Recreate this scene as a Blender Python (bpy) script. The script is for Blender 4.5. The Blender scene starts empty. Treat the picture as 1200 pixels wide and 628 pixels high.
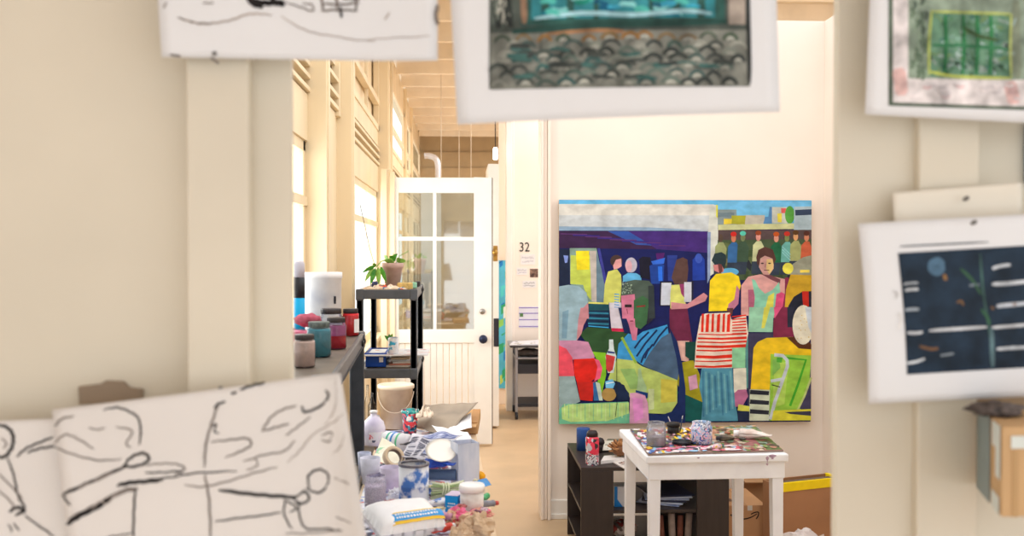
import bpy, bmesh, math, random
from mathutils import Vector, Matrix, noise
random.seed(7)
C = bpy.context.scene.collection
SC = bpy.context.scene
# ---------------------------------------------------------------- camera, sky, exposure
EYE = Vector((0, 0, 1.55))
F = 1200 * 35.0 / 36.0
TH = math.atan(60 / F); PH = math.atan(19 / F)
cam = bpy.data.cameras.new('camera'); cam.lens = 35.0; cam.sensor_width = 36.0
cam.clip_start = 0.05; cam.clip_end = 200
cam.dof.use_dof = True; cam.dof.focus_distance = 5.0; cam.dof.aperture_fstop = 4.0
co = bpy.data.objects.new('camera', cam); C.objects.link(co)
co.location = EYE; co.rotation_euler = (math.pi / 2 - PH, 0, -TH)
SC.camera = co
W = bpy.data.worlds.new('sky'); SC.world = W; W.use_nodes = True
wb = W.node_tree.nodes['Background']
wb.inputs[0].default_value = (0.985, 0.99, 1.0, 1); wb.inputs[1].default_value = 1.55
def area(name, loc, rot, sx, sy, power, color=(1, 1, 1)):
    l = bpy.data.lights.new(name, 'AREA'); l.shape = 'RECTANGLE'; l.size = sx; l.size_y = sy
    l.energy = power; l.color = color
    o = bpy.data.objects.new(name, l); C.objects.link(o); o.location = loc; o.rotation_euler = rot
    return o
# daylight falling in through the long window wall; unseen fills added over hall and studio
area('window_daylight', (-0.95, 6.2, 2.1), (0, -math.pi / 2, 0), 2.4, 5.0, 130, (1, 0.97, 0.93))
area('hall_fill_light', (2.2, 12.5, 3.35), (0, 0, 0), 3.0, 8.0, 340, (1, 0.95, 0.9))
area('studio_fill_light', (0.7, 4.0, 3.6), (0, 0, 0), 2.0, 2.6, 16, (1, 0.98, 0.95))
vs = SC.view_settings
vs.view_transform = 'Standard'; vs.look = 'None'; vs.gamma = 1; vs.use_curve_mapping = False
vs.exposure = 0.1

# ---------------------------------------------------------------- pixel rays (1200 x 628)
_r = Vector((math.cos(TH), -math.sin(TH), 0)); _fh = Vector((math.sin(TH), math.cos(TH), 0))
_f = _fh * math.cos(PH) + Vector((0, 0, -math.sin(PH))); _u = _fh * math.sin(PH) + Vector((0, 0, math.cos(PH)))
def ray(x, y): return _f * F + _r * (x - 600) + _u * (314 - y)
def at(x, y, Y):
    d = ray(x, y); return EYE + d * (Y / d.y)
def onh(x, y, h):
    d = ray(x, y); return EYE + d * ((h - EYE.z) / d.z)
def onx(x, y, X):
    d = ray(x, y); return EYE + d * (X / d.x)
# ---------------------------------------------------------------- materials
def lin(c):
    o = []
    for v in c[:3]:
        v = v / 255.0
        o.append(v / 12.92 if v <= 0.04045 else ((v + 0.055) / 1.055) ** 2.4)
    return (o[0], o[1], o[2], 1)
_mats = {}
def M(name, col=(200, 200, 200), rough=0.6, var=0.06, scale=6, metal=0.0, bump=0.0, col2=None, stretch=None, spec=0.3, detail=3, thr=None):
    if name in _mats: return _mats[name]
    m = bpy.data.materials.new(name); m.use_nodes = True; _mats[name] = m
    nt = m.node_tree; N = nt.nodes; L = nt.links; b = N['Principled BSDF']
    b.inputs['Roughness'].default_value = rough; b.inputs['Metallic'].default_value = metal
    b.inputs['Specular IOR Level'].default_value = spec
    tc = N.new('ShaderNodeTexCoord'); mp = N.new('ShaderNodeMapping'); L.new(tc.outputs['Object'], mp.inputs[0])
    if stretch: mp.inputs['Scale'].default_value = stretch
    nz = N.new('ShaderNodeTexNoise'); nz.inputs['Scale'].default_value = scale; nz.inputs['Detail'].default_value = detail
    L.new(mp.outputs[0], nz.inputs[0])
    rp = N.new('ShaderNodeValToRGB'); L.new(nz.outputs[0], rp.inputs[0])
    c = lin(col)
    c2 = lin(col2) if col2 else tuple(max(0, v * (1 - var * 2)) for v in c[:3]) + (1,)
    rp.color_ramp.elements[0].color = c2; rp.color_ramp.elements[1].color = c
    a, z = thr if thr else (0.3, 0.62)
    rp.color_ramp.elements[0].position = a; rp.color_ramp.elements[1].position = z
    L.new(rp.outputs[0], b.inputs['Base Color'])
    if bump:
        bp = N.new('ShaderNodeBump'); bp.inputs['Strength'].default_value = bump; bp.inputs['Distance'].default_value = 0.01
        L.new(nz.outputs[0], bp.inputs['Height']); L.new(bp.outputs[0], b.inputs['Normal'])
    return m
def Mcol(name, rough=0.6, var=0.25, scale=25, stretch=(1, 1, 1), bump=0.0):
    """colour from the mesh's own colour attribute, broken up by brushy noise"""
    if name in _mats: return _mats[name]
    m = bpy.data.materials.new(name); m.use_nodes = True; _mats[name] = m
    nt = m.node_tree; N = nt.nodes; L = nt.links; b = N['Principled BSDF']; b.inputs['Roughness'].default_value = rough
    b.inputs['Specular IOR Level'].default_value = 0.2
    at_ = N.new('ShaderNodeAttribute'); at_.attribute_name = 'Col'
    tc = N.new('ShaderNodeTexCoord'); mp = N.new('ShaderNodeMapping'); mp.inputs['Scale'].default_value = stretch
    L.new(tc.outputs['Object'], mp.inputs[0])
    nz = N.new('ShaderNodeTexNoise'); nz.inputs['Scale'].default_value = scale; nz.inputs['Detail'].default_value = 5
    L.new(mp.outputs[0], nz.inputs[0])
    mr = N.new('ShaderNodeMapRange'); L.new(nz.outputs[0], mr.inputs[0])
    mr.inputs[1].default_value = 0.3; mr.inputs[2].default_value = 0.7
    mr.inputs[3].default_value = 1 - var; mr.inputs[4].default_value = 1 + var
    mx = N.new('ShaderNodeVectorMath'); mx.operation = 'SCALE'
    L.new(at_.outputs['Color'], mx.inputs[0]); L.new(mr.outputs[0], mx.inputs['Scale'])
    L.new(mx.outputs[0], b.inputs['Base Color'])
    return m
def Msplat(name, cols, scale=60, rough=0.5, base_w=0.45):
    """paint-splattered surface: voronoi cells in several paint colours over a base"""
    if name in _mats: return _mats[name]
    m = bpy.data.materials.new(name); m.use_nodes = True; _mats[name] = m
    nt = m.node_tree; N = nt.nodes; L = nt.links; b = N['Principled BSDF']; b.inputs['Roughness'].default_value = rough
    tc = N.new('ShaderNodeTexCoord'); nz0 = N.new('ShaderNodeTexNoise'); nz0.inputs['Scale'].default_value = scale * .5
    L.new(tc.outputs['Object'], nz0.inputs[0])
    mxv = N.new('ShaderNodeMixRGB'); mxv.inputs[0].default_value = 0.06
    L.new(tc.outputs['Object'], mxv.inputs[1]); L.new(nz0.outputs['Color'], mxv.inputs[2])
    vo = N.new('ShaderNodeTexVoronoi'); vo.inputs['Scale'].default_value = scale; L.new(mxv.outputs[0], vo.inputs[0])
    sp = N.new('ShaderNodeSeparateColor'); L.new(vo.outputs['Color'], sp.inputs[0])
    rp = N.new('ShaderNodeValToRGB'); rp.color_ramp.interpolation = 'CONSTANT'; L.new(sp.outputs[0], rp.inputs[0])
    e = rp.color_ramp.elements; e[0].position = 0; e[0].color = lin(cols[0]); e[1].position = base_w; e[1].color = lin(cols[1])
    for i, c in enumerate(cols[2:]):
        k = e.new(base_w + (1 - base_w) * (i + 1) / (len(cols) - 1)); k.color = lin(c)
    L.new(rp.outputs[0], b.inputs['Base Color'])
    return m
def Mglass(name, tint=(235, 240, 240), refl=0.12, rough=0.03, body=0.0, bodycol=(230, 230, 235), graze=0.35):
    if name in _mats: return _mats[name]
    m = bpy.data.materials.new(name); m.use_nodes = True; _mats[name] = m
    nt = m.node_tree; N = nt.nodes; L = nt.links; N.remove(N['Principled BSDF'])
    tr = N.new('ShaderNodeBsdfTransparent'); tr.inputs[0].default_value = lin(tint)
    gl = N.new('ShaderNodeBsdfGlossy'); gl.inputs['Roughness'].default_value = rough
    fr = N.new('ShaderNodeLayerWeight'); fr.inputs[0].default_value = graze
    ad = N.new('ShaderNodeMath'); ad.operation = 'ADD'; ad.inputs[1].default_value = refl; L.new(fr.outputs['Fresnel'], ad.inputs[0])
    mx = N.new('ShaderNodeMixShader'); L.new(ad.outputs[0], mx.inputs[0]); L.new(tr.outputs[0], mx.inputs[1]); L.new(gl.outputs[0], mx.inputs[2])
    last = mx
    if body:
        df = N.new('ShaderNodeBsdfDiffuse'); df.inputs[0].default_value = lin(bodycol)
        nz = N.new('ShaderNodeTexNoise'); nz.inputs['Scale'].default_value = 30
        rp = N.new('ShaderNodeMapRange'); rp.inputs[1].default_value = .35; rp.inputs[2].default_value = .65
        rp.inputs[3].default_value = max(0, body - .25); rp.inputs[4].default_value = min(1, body + .25)
        L.new(nz.outputs[0], rp.inputs[0])
        m2 = N.new('ShaderNodeMixShader'); L.new(rp.outputs[0], m2.inputs[0]); L.new(mx.outputs[0], m2.inputs[1]); L.new(df.outputs[0], m2.inputs[2])
        last = m2
    L.new(last.outputs[0], N['Material Output'].inputs[0])
    return m
def Memit(name, col, s):
    m = bpy.data.materials.new(name); m.use_nodes = True; b = m.node_tree.nodes['Principled BSDF']
    b.inputs['Emission Color'].default_value = lin(col); b.inputs['Emission Strength'].default_value = s
    return m
# ---------------------------------------------------------------- mesh builder
class MB:
    def __init__(s): s.v = []; s.f = []; s.mi = []; s.c = []; s.ms = []; s.sm = []
    def _m(s, m):
        if m not in s.ms: s.ms.append(m)
        return s.ms.index(m)
    def add(s, vs_, fs, m, col=None, smooth=False):
        o = len(s.v); s.v += [tuple(p) for p in vs_]; k = s._m(m)
        for q in fs: s.f.append([o + i for i in q]); s.mi.append(k); s.c.append(col); s.sm.append(smooth)
        return s
    def box(s, x0, x1, y0, y1, z0, z1, m, col=None, mat=None):
        vs_ = [Vector((x, y, z)) for x in (x0, x1) for y in (y0, y1) for z in (z0, z1)]
        if mat: vs_ = [mat @ p for p in vs_]
        return s.add(vs_, [(0, 1, 3, 2), (4, 6, 7, 5), (0, 4, 5, 1), (2, 3, 7, 6), (0, 2, 6, 4), (1, 5, 7, 3)], m, col)
    def lathe(s, prof, m, n=28, c=(0, 0, 0), mat=None, col=None, sm=True, squash=1.0):
        vs_ = []
        for r, z in prof:
            for i in range(n):
                a = 2 * math.pi * i / n
                p = Vector((c[0] + r * math.cos(a), c[1] + r * math.sin(a) * squash, c[2] + z)); vs_.append(mat @ p if mat else p)
        fs = [(j * n + i, j * n + (i + 1) % n, (j + 1) * n + (i + 1) % n, (j + 1) * n + i) for j in range(len(prof) - 1) for i in range(n)]
        if prof[0][0] > 1e-5: fs.append(tuple(range(n))[::-1])
        if prof[-1][0] > 1e-5: fs.append(tuple((len(prof) - 1) * n + i for i in range(n)))
        return s.add(vs_, fs, m, col, sm)
    def shell(s, prof, m, n=28, **k):   # open profile, no caps (vessels with their own inner wall)
        o = len(s.f); s.lathe(prof, m, n, **k)
        while len(s.f) > o and len(s.f[-1]) == n and n > 4: s.f.pop(); s.mi.pop(); s.c.pop(); s.sm.pop()
        return s
    def tube(s, pts, r, m, n=8, col=None, r1=None):
        pts = [Vector(p) for p in pts]; vs_ = []; K = len(pts)
        for i, p in enumerate(pts):
            t = (pts[min(i + 1, K - 1)] - pts[max(i - 1, 0)]).normalized()
            a = t.orthogonal().normalized() if i == 0 else (pa - t * pa.dot(t)).normalized()
            pa = a; b = t.cross(a); rr = r if r1 is None else r + (r1 - r) * i / (K - 1)
            for j in range(n):
                g = 2 * math.pi * j / n; vs_.append(p + (a * math.cos(g) + b * math.sin(g)) * rr)
        fs = [(i * n + j, i * n + (j + 1) % n, (i + 1) * n + (j + 1) % n, (i + 1) * n + j) for i in range(K - 1) for j in range(n)]
        fs += [tuple(range(n))[::-1], tuple((K - 1) * n + j for j in range(n))]
        return s.add(vs_, fs, m, col, True)
    def grid(s, fn, nu, nv, m, col=None, sm=True, colfn=None):
        vs_ = [fn(i / nu, j / nv) for j in range(nv + 1) for i in range(nu + 1)]
        fs = [(j * (nu + 1) + i, j * (nu + 1) + i + 1, (j + 1) * (nu + 1) + i + 1, (j + 1) * (nu + 1) + i) for j in range(nv) for i in range(nu)]
        return s.add(vs_, fs, m, col, sm)
    def prism(s, pts, y0, y1, m, col=None):   # outline in x,z extruded along y
        n = len(pts); vs_ = [(x, y0, z) for x, z in pts] + [(x, y1, z) for x, z in pts]
        fs = [tuple(range(n)), tuple(range(n, 2 * n))[::-1]] + [(i, i + n, (i + 1) % n + n, (i + 1) % n) for i in range(n)]
        return s.add(vs_, fs, m, col)
    def ball(s, c, r, m, amp=0.0, fr=8, n=20, k=12, sq=(1, 1, 1), seed=0, col=None, flat=None, sm=True):
        def fn(u, v):
            a = 2 * math.pi * u; b = math.pi * v
            d = Vector((math.cos(a) * math.sin(b), math.sin(a) * math.sin(b), math.cos(b)))
            q = 1 + amp * noise.noise(d * fr + Vector((seed * 3.1, seed, 0))) + amp * .6 * abs(noise.noise(d * fr * 2.3 + Vector((seed, 7, 0))))
            p = Vector((d.x * sq[0], d.y * sq[1], d.z * sq[2])) * r * q
            if flat is not None and p.z < flat: p.z = flat
            return Vector(c) + p
        return s.grid(fn, n, k, m, col, sm)
    def build(s, name, parent=None, solid=0.0, bevel=0.0, offset=0.0, T=None):
        me = bpy.data.meshes.new(name); me.from_pydata(s.v, [], s.f)
        for m in s.ms: me.materials.append(m)
        for i, p in enumerate(me.polygons): p.material_index = s.mi[i]; p.use_smooth = s.sm[i]
        if any(c is not None for c in s.c):
            ca = me.color_attributes.new('Col', 'FLOAT_COLOR', 'CORNER')
            for i, p in enumerate(me.polygons):
                c = lin(s.c[i] or (255, 255, 255))
                for li in p.loop_indices: ca.data[li].color = c
        bm = bmesh.new(); bm.from_mesh(me)
        if not solid and not any(c is not None for c in s.c):
            bmesh.ops.remove_doubles(bm, verts=bm.verts, dist=1e-6); bmesh.ops.recalc_face_normals(bm, faces=bm.faces)
        bm.to_mesh(me); bm.free(); me.update()
        o = bpy.data.objects.new(name, me); C.objects.link(o)
        if T is not None: o.location = T
        if parent: o.parent = parent
        if bevel:
            md = o.modifiers.new('bevel', 'BEVEL'); md.width = bevel; md.segments = 2; md.limit_method = 'ANGLE'
        if solid:
            md = o.modifiers.new('solid', 'SOLIDIFY'); md.thickness = solid; md.offset = offset
        return o
def thing(name, label, cat, loc=(0, 0, 0), rz=0, group=None):
    o = bpy.data.objects.new(name, None); C.objects.link(o); o.location = loc; o.rotation_euler = (0, 0, rz)
    o.empty_display_size = 0.05
    return tag(o, label, cat, group)
def tag(o, label, cat, group=None):
    o['label'] = label; o['category'] = cat
    if group: o['group'] = group
    return o
def struct(o):
    o['kind'] = 'structure'; return o
def rotz(a, c=(0, 0, 0)):
    c = Vector(c); return Matrix.Translation(c) @ Matrix.Rotation(a, 4, 'Z') @ Matrix.Translation(-c)
def ribbon(mb, pts, w, m, off=Vector((0, 0, 0)), col=None, w1=None):
    """a brush line lying in the x-z plane, facing -y"""
    K = len(pts)
    if K < 2: return
    vs_ = []
    for i, p in enumerate(pts):
        t = (pts[min(i + 1, K - 1)] - pts[max(i - 1, 0)]); t.y = 0
        if t.length < 1e-9: t = Vector((1, 0, 0))
        t.normalize(); n = Vector((t.z, 0, -t.x)); s_ = (i / (K - 1))
        ww = w * (0.35 + 0.65 * min(1, 4 * min(s_, 1 - s_) + .3)) if w1 is None else w + (w1 - w) * s_
        vs_ += [p + off + n * ww / 2, p + off - n * ww / 2]
    mb.add(vs_, [(2 * i, 2 * i + 1, 2 * i + 3, 2 * i + 2) for i in range(K - 1)], m, col)
def smooth_line(pts, n=6):
    out = []; K = len(pts)
    for i in range(K - 1):
        p0, p1, p2, p3 = pts[max(i - 1, 0)], pts[i], pts[i + 1], pts[min(i + 2, K - 1)]
        for j in range(n):
            t = j / n
            out.append(tuple(.5 * (2 * b + (c - a) * t + (2 * a - 5 * b + 4 * c - d) * t * t + (-a + 3 * b - 3 * c + d) * t ** 3) for a, b, c, d in zip(p0, p1, p2, p3)))
    out.append(tuple(pts[-1])); return out

# ---------------------------------------------------------------- shared materials
cream = M('cream_wall_paint', (240, 229, 206), 0.65, 0.04, 3)
cream_front = M('partition_paint', (216, 208, 190), 0.6, 0.05, 2.2, bump=.05)
peach = M('warm_white_wall_paint', (247, 235, 224), 0.6, 0.03, 1.5)
wood_c = M('cream_painted_wood', (242, 222, 186), 0.55, 0.05, 4, stretch=(1, 1, .2))
white_p = M('white_gloss_paint', (244, 240, 234), 0.4, 0.03, 5)
dark_gap = M('dark_gap', (70, 55, 40), 0.8)
winglass = Mglass('window_glass', (250, 252, 252), 0.02, graze=0.0)
doorglass = Mglass('door_glass', (240, 246, 242), 0.26)
floor_m = M('tan_floor_paint', (206, 176, 140), 0.38, 0.08, 2.5, detail=6)
ceil_m = M('ceiling_boards', (226, 208, 178), 0.7, 0.08, 5, stretch=(.3, 2, 1))
rafter_m = M('rafter_paint', (240, 224, 200), 0.6, 0.05, 5)
far_m = M('far_wall_boards', (176, 150, 112), 0.7, 0.06, 4)
# ================================================================ THE SETTING
XW = -0.72; XP = -0.63; YB = 5.75
XR = at(965, 300, YB).x
XL0 = at(633, 300, YB).x
mb = MB(); mb.box(-1.1, 7, -1.5, 18, -0.05, 0, floor_m); struct(mb.build('floor'))
# floor scratches belong to the floor material; ceiling of the hall
mb = MB(); mb.box(-1.0, 7, 7.3, 17.8, 3.68, 3.74, ceil_m)
ce = struct(mb.build('ceiling'))
y = 7.6
while y < 17.3:
    mb = MB(); mb.box(-0.7, 6.9, y, y + .07, 3.5, 3.68, rafter_m); mb.build('rafter', ce, bevel=.004); y += .84
# far gable wall of horizontal boards
mb = MB(); z = 0
while z < 3.66:
    mb.prism([(0, 0)], 0, 0, far_m) if False else None
    mb.add([(-1.0, 17.5, z), (7, 17.5, z), (7, 17.47, min(3.68, z + .27)), (-1.0, 17.47, min(3.68, z + .27)), (7, 17.5, min(3.68, z + .27)), (-1.0, 17.5, min(3.68, z + .27))],
           [(0, 1, 2, 3), (3, 2, 4, 5)], far_m)
    z += .275
mb.box(-1.0, 7, 17.51, 17.6, 0, 3.68, far_m)
struct(mb.build('wall_far'))
# ---- left window wall
bays = [(1.9, 4.74, 'win'), (4.83, 5.84, 'panel'), (5.93, 8.75, 'win'), (8.84, 9.96, 'panel'), (10.05, 12.6, 'win3'), (12.7, 14.2, 'win3'), (14.3, 17.45, 'win3')]
wl = MB(); x0, x1 = XW - .09, XW
XFAR = 9.9
for (a, b, k) in bays:
    x0 = XW - (.09 if a < XFAR else .02)
    if k == 'panel':
        wl.box(x0, x1, a, b, 0, 2.35, wood_c); wl.box(x0, x1, a, b, 2.62, 3.6, wood_c)
    else:
        wl.box(x0, x1, a, b, 0, .85, wood_c); wl.box(x0, x1, a, b, 2.07, 2.29, wood_c)
        wl.box(x0, x1, a, b, 2.47, 2.6, wood_c); wl.box(x0, x1, a, b, 3.3, 3.6, wood_c)
        if k == 'win': wl.box(x0 - .02, x1 - .05, a, b, 2.6, 3.3, wood_c)
struct(wl.build('wall_left'))
posts = [4.74, 5.84, 8.75, 9.96, 12.6, 14.2]
for i, p in enumerate(posts):
    XQ = XP if p < XFAR else XW + .035
    t = MB(); t.box(XW - .09 if p < XFAR + .1 else XW - .02, XQ, p, p + .09, 0, 3.6, wood_c); t.box(XQ - .012, XQ + .008, p + .02, p + .07, 0, 3.6, wood_c)
    struct(t.build('trim_%d' % (i + 1), bevel=.004))
n = 1
for (a, b, k) in bays:
    x0 = XW - (.09 if a < XFAR else .02)
    w = bpy.data.objects.new('window_%d' % n, None); C.objects.link(w); struct(w); n += 1
    if k == 'panel':
        f = MB(); f.box(x0, x0 + .01, a, b, 2.35, 2.62, dark_gap)
        for zz in (2.36, 2.43, 2.52): f.box(x0 + .015, x1 + .02, a + .05, b - .05, zz, zz + .025, wood_c)
        f.box(x1 - .02, x1 + .025, a, a + .06, 2.33, 2.64, wood_c); f.box(x1 - .02, x1 + .025, b - .06, b, 2.33, 2.64, wood_c)
        f.build('vent_frame', w, bevel=.003); continue
    f = MB()
    fx0, fx1 = (x1 - .035, x1 - .01) if a < XFAR else (x1 - .018, x1 - .012)
    f.box(fx0, fx1, a, a + .06, .85, 2.07, wood_c); f.box(fx0, fx1, b - .06, b, .85, 2.07, wood_c)
    f.box(fx0, fx1, a, b, .85, .91, wood_c); f.box(fx0, fx1, a, b, 2.02, 2.07, wood_c); f.box(fx0, fx1 + .01, a, b, 1.765, 1.81, wood_c)
    K = max(2, round((b - a) / .9))
    for j in range(1, K):
        yy = a + (b - a) * j / K; f.box(fx0 + .012, fx1 - .005, yy - .011, yy + .011, .9, 2.03, wood_c)
    f.build('window_frame', w, bevel=.003)
    g = MB(); g.box(x1 - .04, x1 - .036, a + .05, b - .05, .9, 2.03, winglass); g.build('pane', w)
    s_ = MB(); s_.box(x0, x1 + .05, a, b, .82, .852, wood_c); s_.build('window_sill', w, bevel=.004)
    v = MB(); v.box(x0, x0 + .01, a, b, 2.29, 2.47, dark_gap)
    for zz in (2.3, 2.36, 2.42): v.box(x0 + .011, x1 + .015, a, b, zz, zz + .022, wood_c)
    v.build('vent_slats', w, bevel=.003)
    u = MB()
    u.box(fx0, fx1 + .02, a, a + .06, 2.6, 3.3, wood_c); u.box(fx0, fx1 + .02, b - .06, b, 2.6, 3.3, wood_c)
    u.box(fx0, fx1 + .02, a, b, 2.6, 2.65, wood_c); u.box(fx0, fx1 + .025, a, b, 2.82, 2.87, wood_c); u.box(fx0, fx1 + .02, a, b, 3.24, 3.3, wood_c)
    for j in range(1, K if k == 'win' else 1):
        yy = a + (b - a) * j / K; u.box(fx0 + .01, fx1 + .01, yy - .012, yy + .012, 2.6, 3.3, wood_c)
    u.build('upper_frame', w, bevel=.003 if k == 'win' else 0)
    if k == 'win3':
        g = MB(); g.box(x1 - .04, x1 - .036, a + .05, b - .05, 2.62, 3.28, winglass); g.build('upper_pane', w)
# ---- wall with the painting, and right wall
mb = MB(); mb.box(XL0 + .02, XR + .12, YB, YB + .12, 0, 2.9, peach); struct(mb.build('wall_back'))
mb = MB(); mb.box(XR, XR + .1, 1.52, YB, 0, 2.9, peach); struct(mb.build('wall_right'))
t = MB(); zt = 2.9
for (p0, p1, d) in ((633, 636.5, .045), (636.5, 641, .03), (641, 645, .05)):
    t.box(at(p0, 300, YB).x, at(p1, 300, YB).x, YB - d, YB + .001 if p0 > 634 else YB + .14, 0, zt, peach)
struct(t.build('trim_7', bevel=.004))
mb = MB(); mb.box(at(645, 300, YB).x, XR, YB - .018, YB, 0, .11, white_p); mb.box(at(645, 300, YB).x, XR, YB - .026, YB, 0, .03, white_p)
struct(mb.build('baseboard_back', bevel=.003))
# ---- wall with the house number, in the hall beyond
YN = 9.7
mb = MB(); mb.box(at(598, 300, YN).x, 2.6, YN, YN + .1, 0, 3.5, peach); struct(mb.build('wall_hall'))
t = MB(); t.box(at(593, 300, YN).x, at(600, 300, YN).x, YN - .04, YN + .14, 0, 3.5, white_p)
t.box(at(600, 300, YN).x, at(602.5, 300, YN).x, YN - .02, YN, 0, 3.5, peach); struct(t.build('trim_8', bevel=.005))
YC = 10.1
mb = MB(); mb.box(at(584.5, 300, YC).x, at(606, 300, YC).x, YC, YC + .08, 0, 3.5, peach); struct(mb.build('wall_passage'))
mb = MB(); mb.box(at(645, 10, YN).x, 2.6, YN + .1, YN + .16, 0, 3.5, peach)
# ---- foreground partition
YF = 1.40
fz = 2.75
def px(x, Y): return at(x, 300, Y).x
mb = MB()
mb.box(-1.6, px(222, YF), YF + .05, YF + .14, 0, fz, cream_front)
mb.box(px(290, YF), px(344.5, YF + .05), YF + .03, YF + .05, 0, fz, cream_front)
struct(mb.build('wall_front_left', bevel=.002))
mb = MB(); mb.box(px(219, YF), px(292, YF), YF, YF + .12, 0, fz, cream_front); struct(mb.build('trim_9', bevel=.003))
mb = MB()
mb.box(px(975, YF + .05), px(1079, YF + .03), YF + .03, YF + .05, 0, fz, cream_front)
mb.box(px(1152, YF), 1.9, YF + .06, YF + .14, 0, fz, cream_front)
struct(mb.build('wall_front_right', bevel=.002))
mb = MB(); mb.box(px(1081, YF), px(1152, YF), YF + .012, YF + .12, 0, fz, cream_front); struct(mb.build('trim_10', bevel=.003))
mb = MB(); mb.box(px(344.5, YF + .05), px(975, YF + .05), YF + .03, YF + .05, 1.99, fz, cream_front); struct(mb.build('wall_front_header'))
# unseen front room around the camera: ceiling and side wall added to shade the partition
mb = MB(); mb.box(-1.7, 2.0, -1.6, YF + .14, fz, fz + .06, peach); struct(mb.build('ceiling_front'))
mb = MB(); mb.box(-1.7, -1.6, -1.6, YF + .05, 0, fz, peach); struct(mb.build('wall_front_side'))
# ---- glazed door, standing open in the hall
YD = 7.9
d = bpy.data.objects.new('door_1', None); C.objects.link(d); struct(d); d.location = (px(455, YD), YD, 0)
def dx(x): return px(x, YD) - d.location.x
def dz(y): return at(515, y, YD).z
f = MB(); T1 = .045
f.box(dx(455), dx(467), 0, T1, .02, dz(208), white_p); f.box(dx(556), dx(576.5), 0, T1, .02, dz(208), white_p)
f.box(dx(467), dx(556), 0, T1, dz(226), dz(208), white_p); f.box(dx(467), dx(556), 0, T1, dz(402), dz(386), white_p)
f.box(dx(467), dx(556), 0, T1, .02, .14, white_p)
f.build('door_frame', d, bevel=.004)
f = MB(); f.box(dx(507.5), dx(511.5), .005, T1 - .005, dz(386), dz(226), white_p); f.box(dx(467), dx(556), .006, T1 - .006, dz(282), dz(277.5), white_p)
f.build('muntins', d, bevel=.003)
for (a, b, c_, e) in ((467, 507.5, 277.5, 226), (511.5, 556, 277.5, 226), (467, 507.5, 386, 282), (511.5, 556, 386, 282)):
    g = MB(); g.box(dx(a), dx(b), .02, .025, dz(c_), dz(e), doorglass); g.build('pane', d)
f = MB(); xx = dx(467)
while xx < dx(556) - .01:
    f.box(xx + .002, min(xx + .048, dx(556)), .012, .03, .14, dz(402), white_p); xx += .05
f.build('bead_panel', d, bevel=.004)
brass = M('brass', (190, 150, 80), .3, .1, 20, metal=1); iron = M('dark_knob', (50, 55, 80), .35, .1, 20, metal=.6)
kx, kz = dx(566), dz(397)
f = MB(); R90 = Matrix.Rotation(math.pi / 2, 4, 'X')
f.lathe([(.0, 0), (.03, 0), (.03, .006), (.012, .012), (.012, .04), (.03, .05), (.034, .065), (.024, .08), (0, .082)], iron, mat=Matrix.Translation((kx, 0, kz)) @ R90)
f.build('door_knob', d)
f = MB(); f.lathe([(0, 0), (.022, 0), (.022, .012), (0, .014)], M('nickel', (170, 165, 160), .35, metal=.9), mat=Matrix.Translation((dx(565), 0, dz(365))) @ R90)
f.build('door_lock', d)
f = MB(); f.box(dx(575.6), dx(577.4), .002, T1 + .03, .02, dz(208), M('door_edge_dark', (84, 62, 48), .6)); f.build('edge_strip', d)
# door jamb between window wall and door
t = MB(); t.box(px(447, YD), px(454, YD), YD - .05, YD + .04, 0, 2.2, wood_c); t.box(px(452, YD), px(459, YD), YD - .02, YD - .006, 0, 2.2, wood_c)
t.box(px(457, YD), px(463, YD), YD - .03, YD - .005, 0, 2.18, wood_c)
struct(t.build('trim_11', bevel=.004))
# second door, white and opened edge-on beyond the glazed one
Y2 = 8.7
d2 = bpy.data.objects.new('door_2', None); C.objects.link(d2); struct(d2); d2.location = (px(572, Y2), Y2, 0)
w2 = px(584.5, Y2) - px(572, Y2)
f = MB(); f.box(0, w2, 0, .8, .02, at(578, 192, Y2).z, white_p); f.build('door_leaf', d2, bevel=.004)
f = MB(); f.lathe([(0, 0), (.02, 0), (.022, .01), (.014, .03), (.026, .045), (.02, .06), (0, .062)], brass, mat=Matrix.Translation((px(580, Y2) - d2.location.x, 0, at(580, 296, Y2).z)) @ R90)
f.box(px(578, Y2) - d2.location.x, px(583, Y2) - d2.location.x, -.006, 0, at(580, 306, Y2).z, at(580, 288, Y2).z, brass); f.build('door_knob', d2)
f = MB(); f.box(px(578.5, Y2) - d2.location.x, w2 + .001, -.008, 0, at(580, 406, Y2).z, at(580, 373, Y2).z, M('dark_plate', (45, 45, 55), .5)); f.build('kick_plate', d2, bevel=.002)
# ---- fixtures in the hall
lm = Memit('lamp_glow', (255, 246, 230), 6)
p = at(580.5, 187, 9.6)
t = thing('pendant_lamp', 'small white tube pendant lamp hanging on a thin cord in the far hall', 'lamp', p)
f = MB(); f.lathe([(0, 0), (.018, .0), (.022, .01), (.022, .1), (.016, .115), (0, .118)], lm, c=(0, 0, 0)); f.build('lamp_tube', t)
f = MB(); f.tube([(0, 0, .115), (0.0, 0, 3.68 - p.z)], .005, M('cord', (60, 50, 45), .6)); f.build('cord', t)
alu = M('galvanised_metal', (215, 215, 222), .35, .05, 10, metal=.5)
p = at(513, 215, 12.0)
f = MB(); f.tube(smooth_line([(0, 0, 0), (0, 0, .22), (-.03, 0, .3), (-.1, 0, .33), (-.16, 0, .33)], 4), .035, alu, 12); f.box(-.2, .04, -.02, .02, -p.z, 0, alu)
t = tag(f.build('duct_pipe', T=p), 'silver elbow duct pipe rising by the far windows above the glazed door', 'pipe')
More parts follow.
